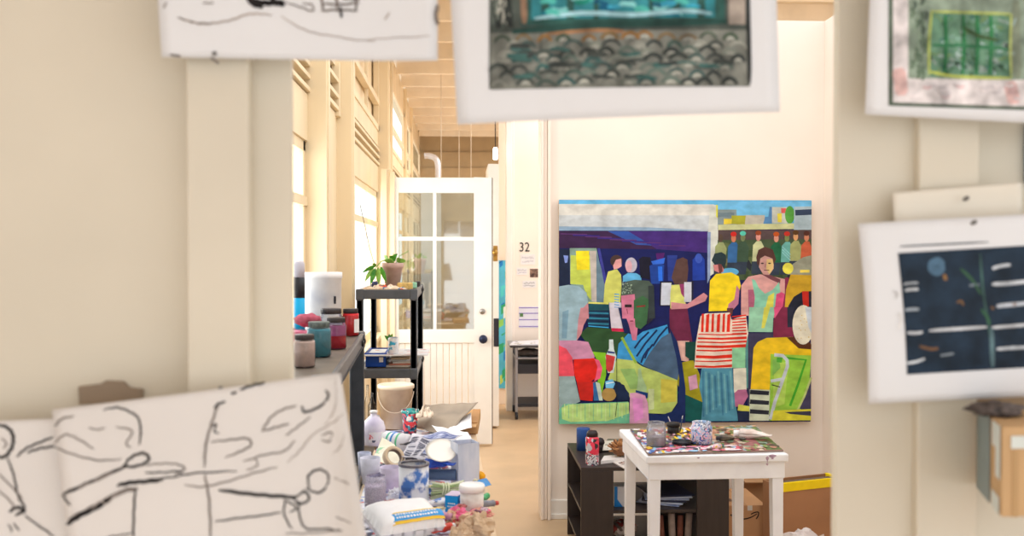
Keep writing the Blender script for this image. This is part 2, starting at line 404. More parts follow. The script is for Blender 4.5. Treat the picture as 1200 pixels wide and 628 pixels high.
for i, xx in enumerate((517, 552, 538)):
    p = at(xx, 205, 11 + i)
    f = MB(); f.tube([(0, 0, -.3), (0, 0, 3.68 - p.z)], .004, M('wire', (215, 200, 180), .6), 6)
    tag(f.build('hanging_wire', T=p), ['thin pale wire hanging from the hall ceiling, nearest the window wall', 'thin pale wire hanging from the hall ceiling, nearest the pendant lamp', 'thin pale wire hanging from the hall ceiling between two others'][i], 'wire')
# ================================================================ THE BIG PAINTING
YP = YB - 0.045
paint = Mcol('oil_paint', .55, .2, 14, (1, 1, 1.6)); canvas_m = M('canvas_edge', (225, 205, 180), .8, .06, 20)
pc = at(803, 366, YP)
PT = thing('painting', 'large colourful figure painting of a crowd hung on the white wall behind the white table', 'painting', pc)
tl, tr, bl, br = [at(*q, YP) for q in ((655, 234), (951, 235), (655, 496.5), (951, 494))]
mb = MB(); mb.box(tl.x - pc.x, tr.x - pc.x, 0.0, .035, bl.z - pc.z, tl.z - pc.z, canvas_m); mb.build('canvas', PT, bevel=.003)
PM = MB(); PL = [0]
def pp(x, y):
    s_ = (x - 655) / 296.; t_ = (y - 234) / 262.
    s_ = min(1, max(0, s_)); t_ = min(1, max(0, t_))
    return Vector((tl.x + (tr.x - tl.x) * s_ - pc.x, -.0006 - PL[0] * .00003, tl.z + (bl.z - tl.z) * t_ - pc.z))
QO = {1: (640, 220), 2: (800, 220), 3: (640, 360), 4: (800, 360), 0: (0, 0)}
def qc(q, x, y):
    k = 1 if q == 0 else 4.1875
    return QO[q][0] + x / k, QO[q][1] + y / k
def po(q, col, *xy):
    PL[0] += 1
    pts = [pp(*qc(q, xy[i], xy[i + 1])) for i in range(0, len(xy), 2)]
    nrm = sum(((pts[i].x * pts[(i + 1) % len(pts)].z - pts[(i + 1) % len(pts)].x * pts[i].z) for i in range(len(pts))))
    if nrm < 0: pts = pts[::-1]
    PM.add(pts, [tuple(range(len(pts)))], paint, col)
def el(q, col, cx, cy, rx, ry, n=18):
    po(q, col, *[v for i in range(n) for v in (cx + rx * math.cos(2 * math.pi * i / n), cy + ry * math.sin(2 * math.pi * i / n))])
def ln(q, col, w, *xy):
    PL[0] += 1
    pts = [pp(*qc(q, xy[i], xy[i + 1])) for i in range(0, len(xy), 2)]
    ribbon(PM, pts, w / (4.1875 if q else 1) * .00493, paint, Vector((0, 0, 0)), col, w / (4.1875 if q else 1) * .00493)
po(0, (22, 30, 92), 655, 234, 951, 234, 951, 497, 655, 497)
po(0, (98, 180, 226), 655, 234, 951, 234, 951, 270, 655, 242)
po(0, (215, 214, 208), 655, 239, 836, 239, 836, 262, 655, 258)
po(0, (196, 203, 208), 655, 252, 836, 252, 836, 271, 655, 266)
po(0, (140, 168, 195), 655, 265, 760, 266, 836, 270, 655, 270)
po(1, (58, 34, 72), 62, 212, 420, 212, 540, 300, 62, 295)
po(1, (66, 40, 118), 400, 212, 830, 212, 820, 320, 540, 300)
po(1, (50, 84, 168), 300, 212, 400, 212, 515, 282, 440, 278)
for k in range(9): ln(1, (50, 38, 130) if k % 2 else (90, 50, 110), 5, 70 + k * 60, 225 + k * 7, 200 + k * 60, 228 + k * 7)
po(1, (26, 38, 66), 62, 300, 115, 300, 115, 475, 62, 480)
po(1, (130, 152, 224), 85, 330, 108, 332, 104, 365, 92, 368)
po(1, (132, 162, 150), 115, 295, 245, 295, 300, 560, 200, 560, 118, 470)
po(1, (196, 212, 92), 120, 330, 215, 330, 220, 552, 195, 520, 180, 475, 118, 470)
po(1, (244, 226, 42), 145, 308, 210, 308, 210, 400, 150, 402)
po(1, (192, 184, 178), 212, 308, 244, 308, 246, 560, 222, 556)
po(1, (104, 132, 150), 244, 308, 290, 470, 290, 560, 246, 560)
po(1, (60, 62, 150), 250, 295, 262, 295, 318, 560, 300, 560)
# standing women
el(1, (72, 54, 52), 342, 358, 30, 30); po(1, (226, 162, 164), 340, 352, 366, 346, 368, 384, 350, 395, 330, 400, 326, 380)
po(1, (208, 212, 108), 302, 410, 345, 398, 365, 425, 368, 480, 362, 562, 280, 562, 286, 470)
po(1, (216, 212, 224), 305, 562, 366, 562, 378, 690, 318, 690)
for k in range(6): ln(1, (70, 150, 210), 5, 332, 520 + k * 13, 356, 522 + k * 13)
el(1, (190, 188, 206), 414, 378, 29, 37); el(1, (226, 176, 190), 403, 384, 16, 30)
po(1, (96, 178, 226), 374, 432, 398, 416, 440, 418, 462, 432, 466, 458, 374, 460)
po(1, (24, 24, 44), 452, 350, 470, 336, 510, 340, 506, 450, 460, 440)
po(1, (30, 68, 156), 504, 382, 540, 366, 576, 378, 572, 470, 512, 470); po(1, (84, 30, 110), 535, 320, 578, 318, 570, 352, 540, 352)
po(1, (52, 108, 220), 512, 360, 580, 342, 574, 372, 520, 375); po(1, (44, 116, 240), 545, 385, 566, 385, 568, 456, 548, 456)
po(1, (40, 60, 140), 590, 330, 640, 330, 630, 460, 595, 455)
po(2, (30, 62, 164), 45, 352, 60, 335, 95, 335, 104, 352, 108, 452, 45, 455); el(2, (60, 90, 190), 75, 345, 18, 24)
po(1, (30, 30, 48), 556, 458, 616, 458, 608, 580, 552, 580); po(1, (202, 210, 226), 563, 465, 612, 465, 604, 575, 559, 575)
# woman seen from behind
po(1, (92, 66, 62), 636, 352, 668, 340, 690, 352, 694, 400, 688, 470, 626, 472, 612, 440)
po(1, (216, 220, 122), 612, 476, 690, 472, 680, 560, 690, 602, 606, 600, 606, 520)
po(1, (150, 60, 110), 650, 472, 692, 470, 690, 560, 660, 520)
po(3, (110, 40, 72), 602, 5, 690, 5, 715, 170, 604, 165); po(3, (226, 180, 170), 640, 165, 700, 165, 698, 270, 650, 260)
po(2, (205, 208, 222), 4, 462, 44, 462, 44, 560, 4, 560); po(2, (34, 34, 60), 40, 455, 50, 455, 50, 570, 40, 570)
po(2, (208, 142, 152), -60, 560, 20, 570, 70, 535, 100, 515, 120, 530, 108, 556, 20, 592, -60, 596)
# white pillar, sky and town
po(2, (210, 214, 206), 120, 215, 130, 82, 168, 82, 172, 330, 150, 420, 120, 440); po(2, (140, 160, 200), 118, 215, 134, 215, 132, 440, 118, 470); po(2, (226, 222, 60), 160, 82, 168, 82, 170, 150, 160, 140)
po(2, (112, 186, 230), 168, 64, 640, 64, 640, 140, 168, 140)
po(2, (134, 150, 152), 168, 105, 260, 105, 262, 180, 168, 205); po(2, (110, 130, 140), 168, 120, 250, 120, 250, 140, 168, 142)
po(2, (188, 184, 172), 300, 132, 400, 132, 400, 195, 300, 205); po(2, (168, 168, 52), 236, 134, 306, 134, 302, 178, 236, 176); po(2, (226, 204, 62), 198, 150, 238, 150, 236, 176, 198, 178)
po(2, (84, 134, 184), 392, 178, 402, 140, 418, 140, 424, 90, 436, 92, 436, 178); po(2, (192, 196, 186), 436, 92, 512, 92, 512, 172, 436, 172)
po(2, (216, 90, 90), 480, 98, 506, 98, 504, 122, 482, 122); po(2, (226, 212, 70), 462, 124, 484, 122, 484, 168, 464, 166)
el(2, (82, 152, 62), 524, 130, 24, 44); po(2, (166, 186, 196), 545, 90, 640, 88, 640, 208, 545, 205); po(2, (50, 64, 90), 550, 106, 634, 102, 634, 130, 552, 134)
po(2, (198, 202, 152), 170, 180, 545, 172, 545, 200, 170, 206); po(2, (86, 70, 72), 170, 206, 640, 204, 640, 262, 170, 262)
po(2, (70, 88, 62), 168, 255, 640, 250, 640, 452, 168, 452)
rr = random.Random(4)
for k in range(46):
    x = rr.uniform(175, 620); y = rr.uniform(258, 410); c = rr.choice([(60, 80, 50), (96, 112, 70), (44, 64, 60), (120, 120, 80), (50, 90, 80), (38, 44, 54)])
    po(2, c, x, y, x + rr.uniform(14, 36), y + rr.uniform(-6, 8), x + rr.uniform(8, 34), y + rr.uniform(30, 60), x - 4, y + 34)
crowd = [(182, 238, (88, 70, 60), (150, 160, 110), None), (246, 238, (196, 120, 90), (54, 104, 160), (200, 40, 34)), (292, 234, (120, 130, 90), (60, 84, 66), (90, 200, 180)),
         (368, 232, (222, 152, 140), (194, 200, 154), (150, 70, 40)), (457, 238, (216, 150, 130), (30, 100, 66), (180, 80, 30)), (510, 236, (120, 130, 80), (104, 172, 164), (190, 50, 40)),
         (553, 230, (216, 160, 110), (160, 166, 110), (90, 60, 30)), (607, 234, (200, 130, 100), (196, 96, 66), (90, 50, 40))]
for i, (x, y, fc, bc, hc) in enumerate(crowd):
    po(2, bc, x - 26, y + 48, x - 8, y + 28, x + 14, y + 28, x + 30, y + 60, x + 24, y + 130, x - 30, y + 130)
    po(2, (50, 62, 80), x - 30, y + 128, x + 22, y + 128, x + 14, y + 190, x - 34, y + 190)
    el(2, fc, x, y + 8, 12, 20)
    if hc: el(2, hc, x, y - 12, 15, 12)
for k in range(8):
    for j in range(3): el(2, (150, 210, 215), 490 + k * 5, 290 + j * 14 + k * 5, 2.6, 4, 6)
# man in yellow
el(2, (96, 176, 222), 228, 412, 44, 20)
po(2, (242, 214, 34), 130, 455, 160, 422, 235, 414, 272, 434, 282, 480, 262, 560, 214, 604, 124, 606)
po(2, (206, 132, 132), 145, 378, 205, 372, 196, 412, 178, 418, 152, 406); po(2, (110, 60, 60), 168, 372, 190, 372, 192, 410, 176, 420)
po(2, (38, 56, 62), 138, 356, 152, 322, 186, 314, 208, 328, 210, 362, 198, 400, 186, 374, 150, 372)
po(2, (192, 122, 152), 262, 478, 276, 500, 270, 570, 240, 604, 216, 604, 222, 570, 250, 548)
po(2, (100, 60, 60), 214, 590, 246, 590, 240, 625, 216, 625)
# girl in mint top
po(2, (216, 162, 160), 284, 628, 284, 480, 318, 436, 378, 424, 448, 436, 500, 448, 506, 628); po(2, (180, 100, 130), 318, 500, 350, 500, 352, 640, 322, 640)
po(2, (204, 156, 150), 366, 360, 400, 330, 446, 350, 444, 396, 420, 430, 392, 424, 372, 390); po(2, (222, 192, 130), 410, 350, 444, 350, 442, 396, 424, 424, 408, 400)
po(2, (84, 54, 50), 358, 340, 368, 304, 400, 288, 440, 302, 456, 350, 444, 376, 438, 346, 400, 332, 378, 346, 372, 384, 362, 372)
for (x, y) in ((388, 370), (424, 370)): el(2, (50, 40, 44), x, y, 8, 3.4, 8)
ln(2, (90, 50, 60), 4, 396, 404, 422, 404); ln(2, (150, 90, 90), 3, 404, 372, 402, 390)
po(2, (120, 70, 80), 385, 424, 430, 428, 478, 450, 476, 470, 430, 450)
po(2, (136, 202, 176), 336, 446, 352, 452, 372, 492, 402, 520, 440, 500, 472, 462, 478, 520, 470, 640, 342, 640, 352, 540)
po(2, (216, 216, 92), 418, 532, 448, 514, 440, 640, 392, 640); po(2, (222, 82, 132), 458, 522, 484, 512, 500, 522, 484, 640, 446, 640)
po(2, (130, 44, 76), 500, 440, 520, 440, 520, 540, 492, 640, 480, 640, 500, 520)
# figure at the right edge
po(2, (202, 162, 44), 500, 590, 506, 500, 530, 420, 640, 410, 640, 560, 520, 628); po(2, (150, 152, 134), 512, 425, 540, 372, 590, 340, 640, 330, 640, 428)
el(2, (226, 220, 84), 515, 395, 27, 28); po(2, (226, 206, 90), 575, 402, 622, 402, 622, 416, 575, 416)
po(2, (32, 36, 54), 512, 650, 518, 580, 545, 535, 590, 508, 640, 508, 640, 650)
po(2, (194, 42, 32), 585, 508, 618, 508, 620, 584, 592, 584)
# lower right quadrant
po(4, (64, 62, 92), 318, 128, 540, 128, 560, 562, 318, 562)
po(4, (150, 205, 176), 324, 0, 446, 0, 440, 124, 320, 122); po(4, (216, 216, 92), 398, 0, 428, 0, 400, 104, 384, 104); po(4, (226, 90, 140), 446, 0, 486, 0, 450, 60)
po(4, (130, 44, 76), 444, 66, 486, 0, 512, 0, 545, 115, 545, 150, 444, 150); po(4, (40, 44, 64), 512, 0, 545, 0, 540, 100, 514, 100)
po(4, (168, 160, 34), -60, 280, 0, 270, 48, 258, 80, 330, 100, 470, 0, 425, -60, 330)
po(4, (16, 88, 86), -60, 400, 0, 425, 98, 470, 92, 562, -60, 562); po(4, (24, 44, 84), -60, 420, 4, 428, 6, 562, -60, 562)
po(4, (22, 70, 62), 10, 170, 70, 170, 60, 260, 40, 262, 10, 240)
po(4, (238, 218, 204), 84, 44, 108, 30, 228, 26, 236, 60, 308, 40, 320, 130, 304, 200, 242, 202, 242, 300, 54, 300, 62, 170)
R_ = (222, 50, 32)
for k, x in enumerate((96, 118, 146, 172, 200, 222)): po(4, R_, x - 6, 34 + k % 2 * 4, x + (10 if k % 2 else 5), 30, x + (6 if k % 2 else 3), 122, x - 10, 122)
for k, y in enumerate((130, 148, 168, 186, 208, 236, 262, 286)): 
    h = (5, 9, 6, 12, 7, 14, 5, 9)[k]; x0_ = 74 - k * 2.5; xe = 312 if y < 200 else 240
    po(4, R_, x0_, y, (x0_ + xe) / 2, y + 3, xe, y - 4, xe, y + h, (x0_ + xe) / 2, y + h + 4, x0_, y + h)
for k in range(7): po(4, R_, 240, 44 + k * 14, 308, 36 + k * 15, 310, 43 + k * 15, 240, 50 + k * 14)
po(4, (142, 206, 162), 240, 200, 306, 198, 306, 300, 240, 300); po(4, (226, 224, 208), 246, 302, 316, 300, 312, 410, 250, 424)
po(4, (90, 150, 150), 306, 200, 318, 140, 320, 400, 312, 400)
po(4, (82, 148, 174), 90, 300, 242, 300, 248, 400, 262, 500, 272, 562, 88, 562, 96, 470, 78, 390); 
for k in range(10): ln(4, (110, 172, 186) if k % 2 else (64, 124, 156), 9, 96 + k * 15, 310 + k * 7 % 30, 100 + k * 16, 540 - k * 11 % 60)
po(4, (186, 112, 152), 252, 424, 270, 408, 310, 406, 320, 440, 292, 490, 256, 492); po(4, (216, 162, 192), 24, 342, 64, 330, 72, 398, 32, 410)
po(4, (216, 216, 90), 272, 480, 328, 490, 326, 515, 268, 512); po(4, (30, 44, 74), 266, 510, 330, 518, 332, 562, 270, 562)
po(4, (236, 198, 36), 332, 405, 346, 200, 366, 172, 410, 152, 545, 148, 560, 190, 640, 200, 640, 240, 440, 240, 426, 410)
po(4, (92, 50, 30), 510, 150, 545, 148, 550, 100, 640, 185, 640, 210, 570, 205)
el(4, (228, 224, 206), 592, 88, 54, 98, 24); po(4, (200, 212, 226), 600, 0, 640, 0, 640, 130, 618, 100); 
for k in range(12): el(4, (212, 188, 120), 560 + rr.uniform(0, 60), 40 + rr.uniform(0, 120), 3, 3, 6)
po(4, (204, 214, 192), 328, 406, 428, 410, 424, 562, 326, 562)
for y in (408, 456, 504): po(4, (40, 44, 56), 330, y, 424, y + 8, 422, y + 28, 328, y + 22)
po(4, (152, 204, 72), 430, 232, 640, 240, 620, 420, 560, 562, 426, 562); po(4, (178, 214, 96), 450, 280, 520, 270, 500, 480, 440, 500); po(4, (130, 190, 90), 440, 260, 470, 250, 480, 300, 440, 340)
ln(4, (66, 168, 44), 12, 510, 252, 606, 262, 568, 380, 528, 490); po(4, (80, 170, 60), 462, 248, 490, 250, 485, 275, 460, 272)
po(4, (70, 66, 96), 640, 360, 640, 510, 575, 505); ln(4, (190, 205, 130), 10, 640, 350, 600, 440, 566, 510)
ln(4, (196, 206, 216), 17, 448, 236, 490, 240, 512, 262, 514, 292, 484, 380, 452, 470, 430, 556); ln(4, (196, 206, 216), 15, 432, 366, 490, 356)
ln(4, (50, 60, 50), 5, 436, 384, 478, 396)
po(4, (220, 216, 62), 446, 512, 640, 506, 640, 562, 436, 562); po(4, (60, 60, 80), 500, 520, 640, 516, 640, 540, 530, 530)
# lower left quadrant
po(3, (46, 82, 48), 165, 130, 200, 95, 400, 110, 380, 200, 340, 240, 230, 225, 195, 170)
po(3, (24, 62, 92), 196, 0, 306, 0, 306, 96, 204, 88)
for k in range(6): ln(3, (50, 140, 170) if k % 2 else (16, 30, 60), 6, 204, 12 + k * 13, 304, 16 + k * 13)
po(1, (26, 78, 92), 198, 562, 306, 562, 306, 600, 200, 600); ln(1, (220, 220, 110), 8, 205, 562, 304, 566); ln(3, (60, 170, 230), 5, 206, 90, 304, 98)
po(3, (212, 206, 220), 308, 0, 362, 0, 372, 108, 318, 108); po(3, (202, 40, 80), 316, 100, 405, 104, 400, 120, 320, 116)
po(3, (128, 192, 40), 225, 215, 290, 222, 292, 330, 268, 440, 245, 380, 270, 300)
po(1, (150, 180, 194), 60, 482, 110, 474, 160, 482, 196, 512, 204, 560, 170, 605, 165, 640, 60, 640)
po(3, (150, 180, 194), 60, 0, 172, 0, 165, 60, 150, 160, 60, 165); po(3, (120, 156, 178), 80, 20, 110, 10, 100, 150, 76, 150)
po(1, (202, 140, 150), 165, 602, 204, 562, 208, 640, 160, 640); po(3, (202, 140, 150), 168, 0, 206, 0, 196, 60, 182, 86, 172, 128, 148, 162, 156, 60)
po(3, (202, 142, 176), 60, 160, 150, 160, 205, 168, 236, 240, 228, 262, 130, 254, 60, 200)
po(3, (236, 82, 102), 60, 184, 98, 200, 128, 245, 138, 335, 60, 335); po(3, (152, 176, 180), 60, 335, 138, 335, 166, 460, 60, 505)
po(3, (242, 92, 130), 222, 245, 258, 258, 274, 298, 264, 346, 234, 362, 245, 300)
po(3, (226, 40, 30), 134, 252, 234, 248, 250, 290, 240, 346, 214, 366, 150, 366, 136, 320); po(3, (206, 40, 32), 150, 366, 236, 362, 226, 458, 166, 452)
po(3, (54, 110, 170), 228, 366, 240, 366, 262, 456, 232, 456); po(3, (196, 212, 200), 240, 362, 262, 372, 276, 456, 258, 456)
po(3, (116, 196, 158), 60, 500, 84, 472, 400, 462, 412, 570, 60, 570); po(3, (190, 226, 138), 76, 490, 110, 474, 404, 466, 404, 520, 300, 556, 120, 560, 78, 545)
for k in range(16): ln(3, (140, 206, 150) if k % 2 else (206, 232, 160), 4, 90 + k * 20, 470, 90 + k * 20, 530 + k * 13 % 34)
po(3, (186, 206, 112), 346, 250, 400, 244, 470, 290, 640, 352, 640, 470, 604, 525, 500, 520, 420, 470, 380, 380, 300, 352, 320, 300)
po(3, (206, 196, 80), 560, 350, 640, 360, 634, 464, 560, 470); po(3, (150, 190, 110), 360, 300, 430, 300, 470, 400, 410, 400)
# bottle, glove and hand
po(3, (206, 222, 224), 306, 156, 326, 156, 330, 205, 342, 240, 328, 320, 300, 320, 288, 240, 306, 200); po(3, (202, 62, 62), 290, 228, 336, 240, 324, 305, 306, 318, 292, 300)
po(3, (40, 60, 130), 300, 212, 334, 218, 334, 226, 298, 222); el(3, (176, 142, 80), 306, 426, 36, 33)
po(3, (26, 42, 76), 322, 356, 360, 366, 404, 420, 406, 456, 352, 456, 334, 410); po(3, (112, 190, 236), 288, 362, 322, 350, 336, 372, 326, 396, 290, 394); ln(3, (230, 240, 250), 5, 292, 372, 330, 366)
# central figure
po(3, (60, 152, 214), 344, 250, 352, 178, 400, 126, 440, 142, 470, 118, 590, 84, 600, 150, 560, 210, 480, 290, 440, 262)
po(3, (74, 100, 130), 470, 285, 500, 230, 560, 150, 604, 124, 640, 200, 652, 300, 640, 358)
for (a, b, c_, e) in ((430, 200, 500, 120), (440, 240, 540, 110), (462, 272, 500, 200), (520, 190, 590, 96), (480, 250, 520, 180)): ln(3, (26, 44, 90), 9, a, b, (a + c_) / 2 - 6, (b + e) / 2, c_, e)
ln(3, (150, 190, 70), 13, 368, 146, 400, 206, 438, 272)
po(3, (24, 44, 98), 598, 92, 640, 170, 664, 280, 680, 400, 680, 572, 504, 572, 500, 520, 560, 530, 620, 510, 644, 470, 650, 350, 636, 250)
po(1, (76, 92, 84), 366, 490, 392, 458, 430, 450, 500, 455, 522, 480, 528, 640, 366, 600)
for k in range(40): el(1, (150, 170, 150), 368 + rr.uniform(0, 50), 460 + rr.uniform(0, 58), 3, 3, 5)
po(3, (22, 38, 90), 350, 0, 380, 0, 404, 70, 412, 126, 380, 126)
po(1, (206, 122, 152), 364, 528, 430, 520, 440, 640, 370, 640); po(3, (206, 122, 152), 370, 0, 440, 0, 446, 90, 440, 160, 420, 160, 402, 84)
po(1, (62, 106, 70), 426, 550, 470, 528, 500, 548, 500, 640, 426, 640); po(3, (62, 106, 70), 428, 0, 500, 0, 488, 80, 460, 106, 434, 96)
po(3, (40, 40, 56), 496, 0, 530, 0, 520, 60, 490, 84); po(1, (50, 60, 64), 496, 480, 524, 478, 530, 640, 498, 640)
ln(1, (50, 40, 44), 14, 382, 578, 416, 578); ln(1, (150, 50, 50), 7, 440, 582, 482, 578); ln(3, (120, 50, 70), 5, 408, 66, 424, 66); ln(3, (110, 30, 50), 3, 392, 6, 396, 30)
# second bottle and pink block
po(3, (200, 214, 160), 497, 400, 526, 400, 526, 500, 500, 505); po(3, (166, 196, 146), 448, 300, 460, 296, 468, 342, 490, 392, 488, 416, 440, 412, 446, 370)
po(3, (24, 60, 122), 436, 405, 496, 420, 494, 446, 436, 446); po(3, (220, 160, 196), 408, 420, 440, 418, 482, 432, 496, 470, 502, 570, 406, 570); po(3, (232, 150, 214), 420, 440, 470, 450, 474, 540, 430, 566)
ln(3, (30, 40, 40), 2.5, 343, 240, 344, 400, 345, 470, 337, 535)
PM.build('painted_picture', PT)

# ================================================================ SHEETS PINNED TO THE PARTITION
paper_w = M('white_paper', (222, 223, 225), .7, .02, 3); paper_g = M('drawing_paper', (220, 216, 212), .7, .03, 3)
ink = M('charcoal', (34, 31, 32), .9, .25, 30); ink_soft = M('soft_charcoal', (135, 126, 120), .9, .2, 30); ink_faint = M('faint_charcoal', (178, 168, 160), .9, .1, 30)
def paper(name, label, cat, Y, quad, curl=None, mat=None, group=None, n=22):
    """quad: corners tl, tr, br, bl in photo pixels, hung in the plane y = Y"""
    cu = curl or (lambda x, y: 0)
    c0 = at(sum(q[0] for q in quad) / 4, sum(q[1] for q in quad) / 4, Y)
    t = thing(name, label, cat, c0, 0, group)
    def pos(x, y, lift=0.0): 
        p = at(x, y, Y); return p - c0 + Vector((0, -cu(x, y) - lift, 0))
    def fn(u, v):
        a = [quad[0][i] * (1 - u) + quad[1][i] * u for i in (0, 1)]; b = [quad[3][i] * (1 - u) + quad[2][i] * u for i in (0, 1)]
        return pos(a[0] * (1 - v) + b[0] * v, a[1] * (1 - v) + b[1] * v)
    g = MB(); g.grid(fn, n, n, mat or paper_w); g.build('sheet', t, solid=.0006, offset=0)
    return t, pos
def draw(t, pos, strokes, name='drawing', lift=.0012, smooth=6):
    g = MB()
    for i, (w, m, pts) in enumerate(strokes):
        pts = smooth_line(pts, smooth) if len(pts) > 2 else [tuple(pts[0][k] + (pts[1][k] - pts[0][k]) * j / 8 for k in (0, 1)) for j in range(9)]
        jt = [(x + .5 * math.sin(j * 2.1 + i), y + .5 * math.cos(j * 1.7 + i)) for j, (x, y) in enumerate(pts)]
        ribbon(g, [pos(x, y, lift + i * .00001) for x, y in jt], w * .62 / F * 1.4, m)
    return g.build(name, t)
# big charcoal drawing, lower left
def zz(*xy): return [(xy[i] / 2.7535, 400 + xy[i + 1] / 2.7535) for i in range(0, len(xy), 2)]
t, pos = paper('figure_drawing', 'large white sheet of loose black charcoal figures pinned low on the left partition', 'drawing', YF - .03,
               ((61, 480), (400, 436), (440, 650), (84, 660)), lambda x, y: .012 * math.sin((x - 60) / 360 * math.pi) + (.035 * max(0, (x - 375) / 45) ** 2), paper_g)
S = [(6, ink_soft, zz(205, 490, 300, 450, 420, 395)), (5, ink, zz(203, 495, 300, 448, 418, 396)), (5, ink, zz(405, 400, 430, 370, 470, 355, 490, 372, 470, 390, 430, 400, 412, 395)), (3, ink, zz(205, 495, 215, 512, 230, 528)),
     (9, ink, zz(218, 588, 260, 560, 320, 530, 370, 497)), (8, ink_soft, zz(225, 572, 300, 535, 400, 480, 455, 470)), (7, ink, zz(385, 460, 430, 450, 480, 446, 535, 440)), (3, ink, zz(480, 440, 560, 432, 640, 418, 770, 412)),
     (3, ink, zz(475, 418, 540, 416, 600, 410)), (3, ink_soft, zz(470, 395, 530, 388, 580, 390, 605, 405, 570, 425)), (4, ink, zz(445, 470, 440, 540, 438, 628)), (2.5, ink, zz(345, 628, 400, 618, 438, 612)),
     (3.5, ink, zz(340, 218, 385, 210, 430, 225, 455, 245, 462, 285, 458, 328)), (2.5, ink_soft, zz(290, 275, 320, 282, 345, 275)), (3, ink_soft, zz(380, 273, 420, 278, 435, 290, 415, 325, 430, 338)),
     (3.5, ink_soft, zz(178, 275, 200, 250, 242, 240)), (3, ink_soft, zz(175, 330, 210, 300, 250, 310, 310, 345)), (3, ink_soft, zz(180, 340, 230, 360, 320, 380, 400, 375)),
     (4, ink_soft, zz(712, 200, 690, 260, 672, 330, 668, 400)), (4, ink, zz(735, 190, 710, 198, 700, 212)), (4, ink_soft, zz(668, 420, 682, 500, 688, 628)), (4, ink, zz(752, 165, 770, 160)), (4.5, ink, zz(780, 152, 820, 138, 860, 130)),
     (2.5, ink, zz(690, 270, 705, 260, 700, 285, 715, 290)), (3.5, ink_soft, zz(690, 318, 750, 312, 805, 308, 815, 330, 780, 350, 735, 368)), (3.5, ink_soft, zz(850, 285, 880, 240, 920, 215, 960, 205)), (3.5, ink_soft, zz(850, 285, 900, 272, 935, 262)),
     (4.5, ink, zz(978, 205, 985, 225, 1020, 215, 1050, 195, 1062, 170, 1052, 155)), (3, ink_soft, zz(925, 300, 960, 275, 1005, 240)), (3.5, ink_soft, zz(1040, 300, 1075, 290, 1065, 320, 1040, 315)), (2.5, ink_faint, zz(930, 385, 970, 350, 1010, 300, 1075, 260, 1115, 225)),
     (2.5, ink_faint, zz(1085, 110, 1090, 180, 1075, 230, 1050, 270)), (2.5, ink_faint, zz(1075, 360, 1105, 330, 1118, 290)), (3, ink_soft, zz(790, 382, 860, 360, 920, 350, 955, 315)), (2.5, ink_soft, zz(830, 370, 835, 395, 800, 410)),
     (3, ink_soft, zz(605, 455, 660, 462, 740, 445, 820, 420, 900, 400)), (6.5, ink, zz(715, 472, 800, 484, 880, 492, 965, 498)), (4, ink, zz(1000, 470, 998, 430, 1030, 410, 1060, 425, 1058, 460, 1030, 485, 990, 470)),
     (4, ink, zz(960, 498, 985, 480, 1000, 505, 970, 520, 950, 500)), (3, ink, zz(700, 573, 780, 562, 850, 555, 910, 545)), (3, ink, zz(925, 510, 920, 550, 945, 600)), (3, ink, zz(968, 510, 970, 560, 990, 598, 1050, 600, 1110, 600)),
     (3, ink, zz(920, 505, 960, 530, 940, 545)), (2.5, ink_soft, zz(925, 612, 1000, 614, 1100, 605)), (2.5, ink_soft, zz(1080, 435, 1135, 447)), (2.5, ink_soft, zz(1085, 560, 1140, 568)), (2, ink_faint, zz(300, 540, 330, 510, 350, 520, 380, 490))]
draw(t, pos, S, 'charcoal_lines')
t, pos = paper('figure_drawing', 'partly hidden sheet with a charcoal head and arm in the lower left corner', 'drawing', YF - .008,
               ((-60, 496), (75, 490), (92, 660), (-60, 660)), lambda x, y: 0.0, paper_g)
S = [(6, ink, zz(-10, 270, 20, 275, 42, 300, 40, 340, 15, 372, -10, 370)), (3, ink_soft, zz(5, 310, 22, 330, 10, 345)), (3.5, ink, zz(25, 375, 45, 430, 60, 500, 80, 530, 75, 540)), (6, ink, zz(30, 550, 55, 535, 80, 545, 50, 560)),
     (4, ink, zz(55, 372, 85, 345, 130, 325, 172, 308)), (4, ink, zz(90, 358, 130, 345, 180, 338)), (3, ink_soft, zz(-5, 425, 40, 470, 75, 510)), (3, ink, zz(80, 560, 120, 590, 175, 628)), (3, ink_soft, zz(-5, 480, 30, 510, 50, 540)),
     (2.5, ink, zz(28, 590, 38, 605, 36, 615)), (2.5, ink, zz(45, 585, 55, 600, 62, 610))]
draw(t, pos, S, 'charcoal_lines')
# strip of brown tape
g = MB(); c0 = at(128, 461, YF + .045); q = lambda x, y: (at(x, y, YF + .045).x - c0.x, at(x, y, YF + .045).z - c0.z)
g.prism([q(92, 453), q(118, 450), (q(124, 446)), q(145, 447), q(152, 454), q(168, 456), q(166, 470), q(93, 474)], -.002, .004, M('brown_tape', (150, 132, 112), .6, .08, 12))
tag(g.build('tape_patch', T=c0, bevel=.0006), 'torn patch of brown packing tape stuck on the left partition above the big drawing', 'tape')
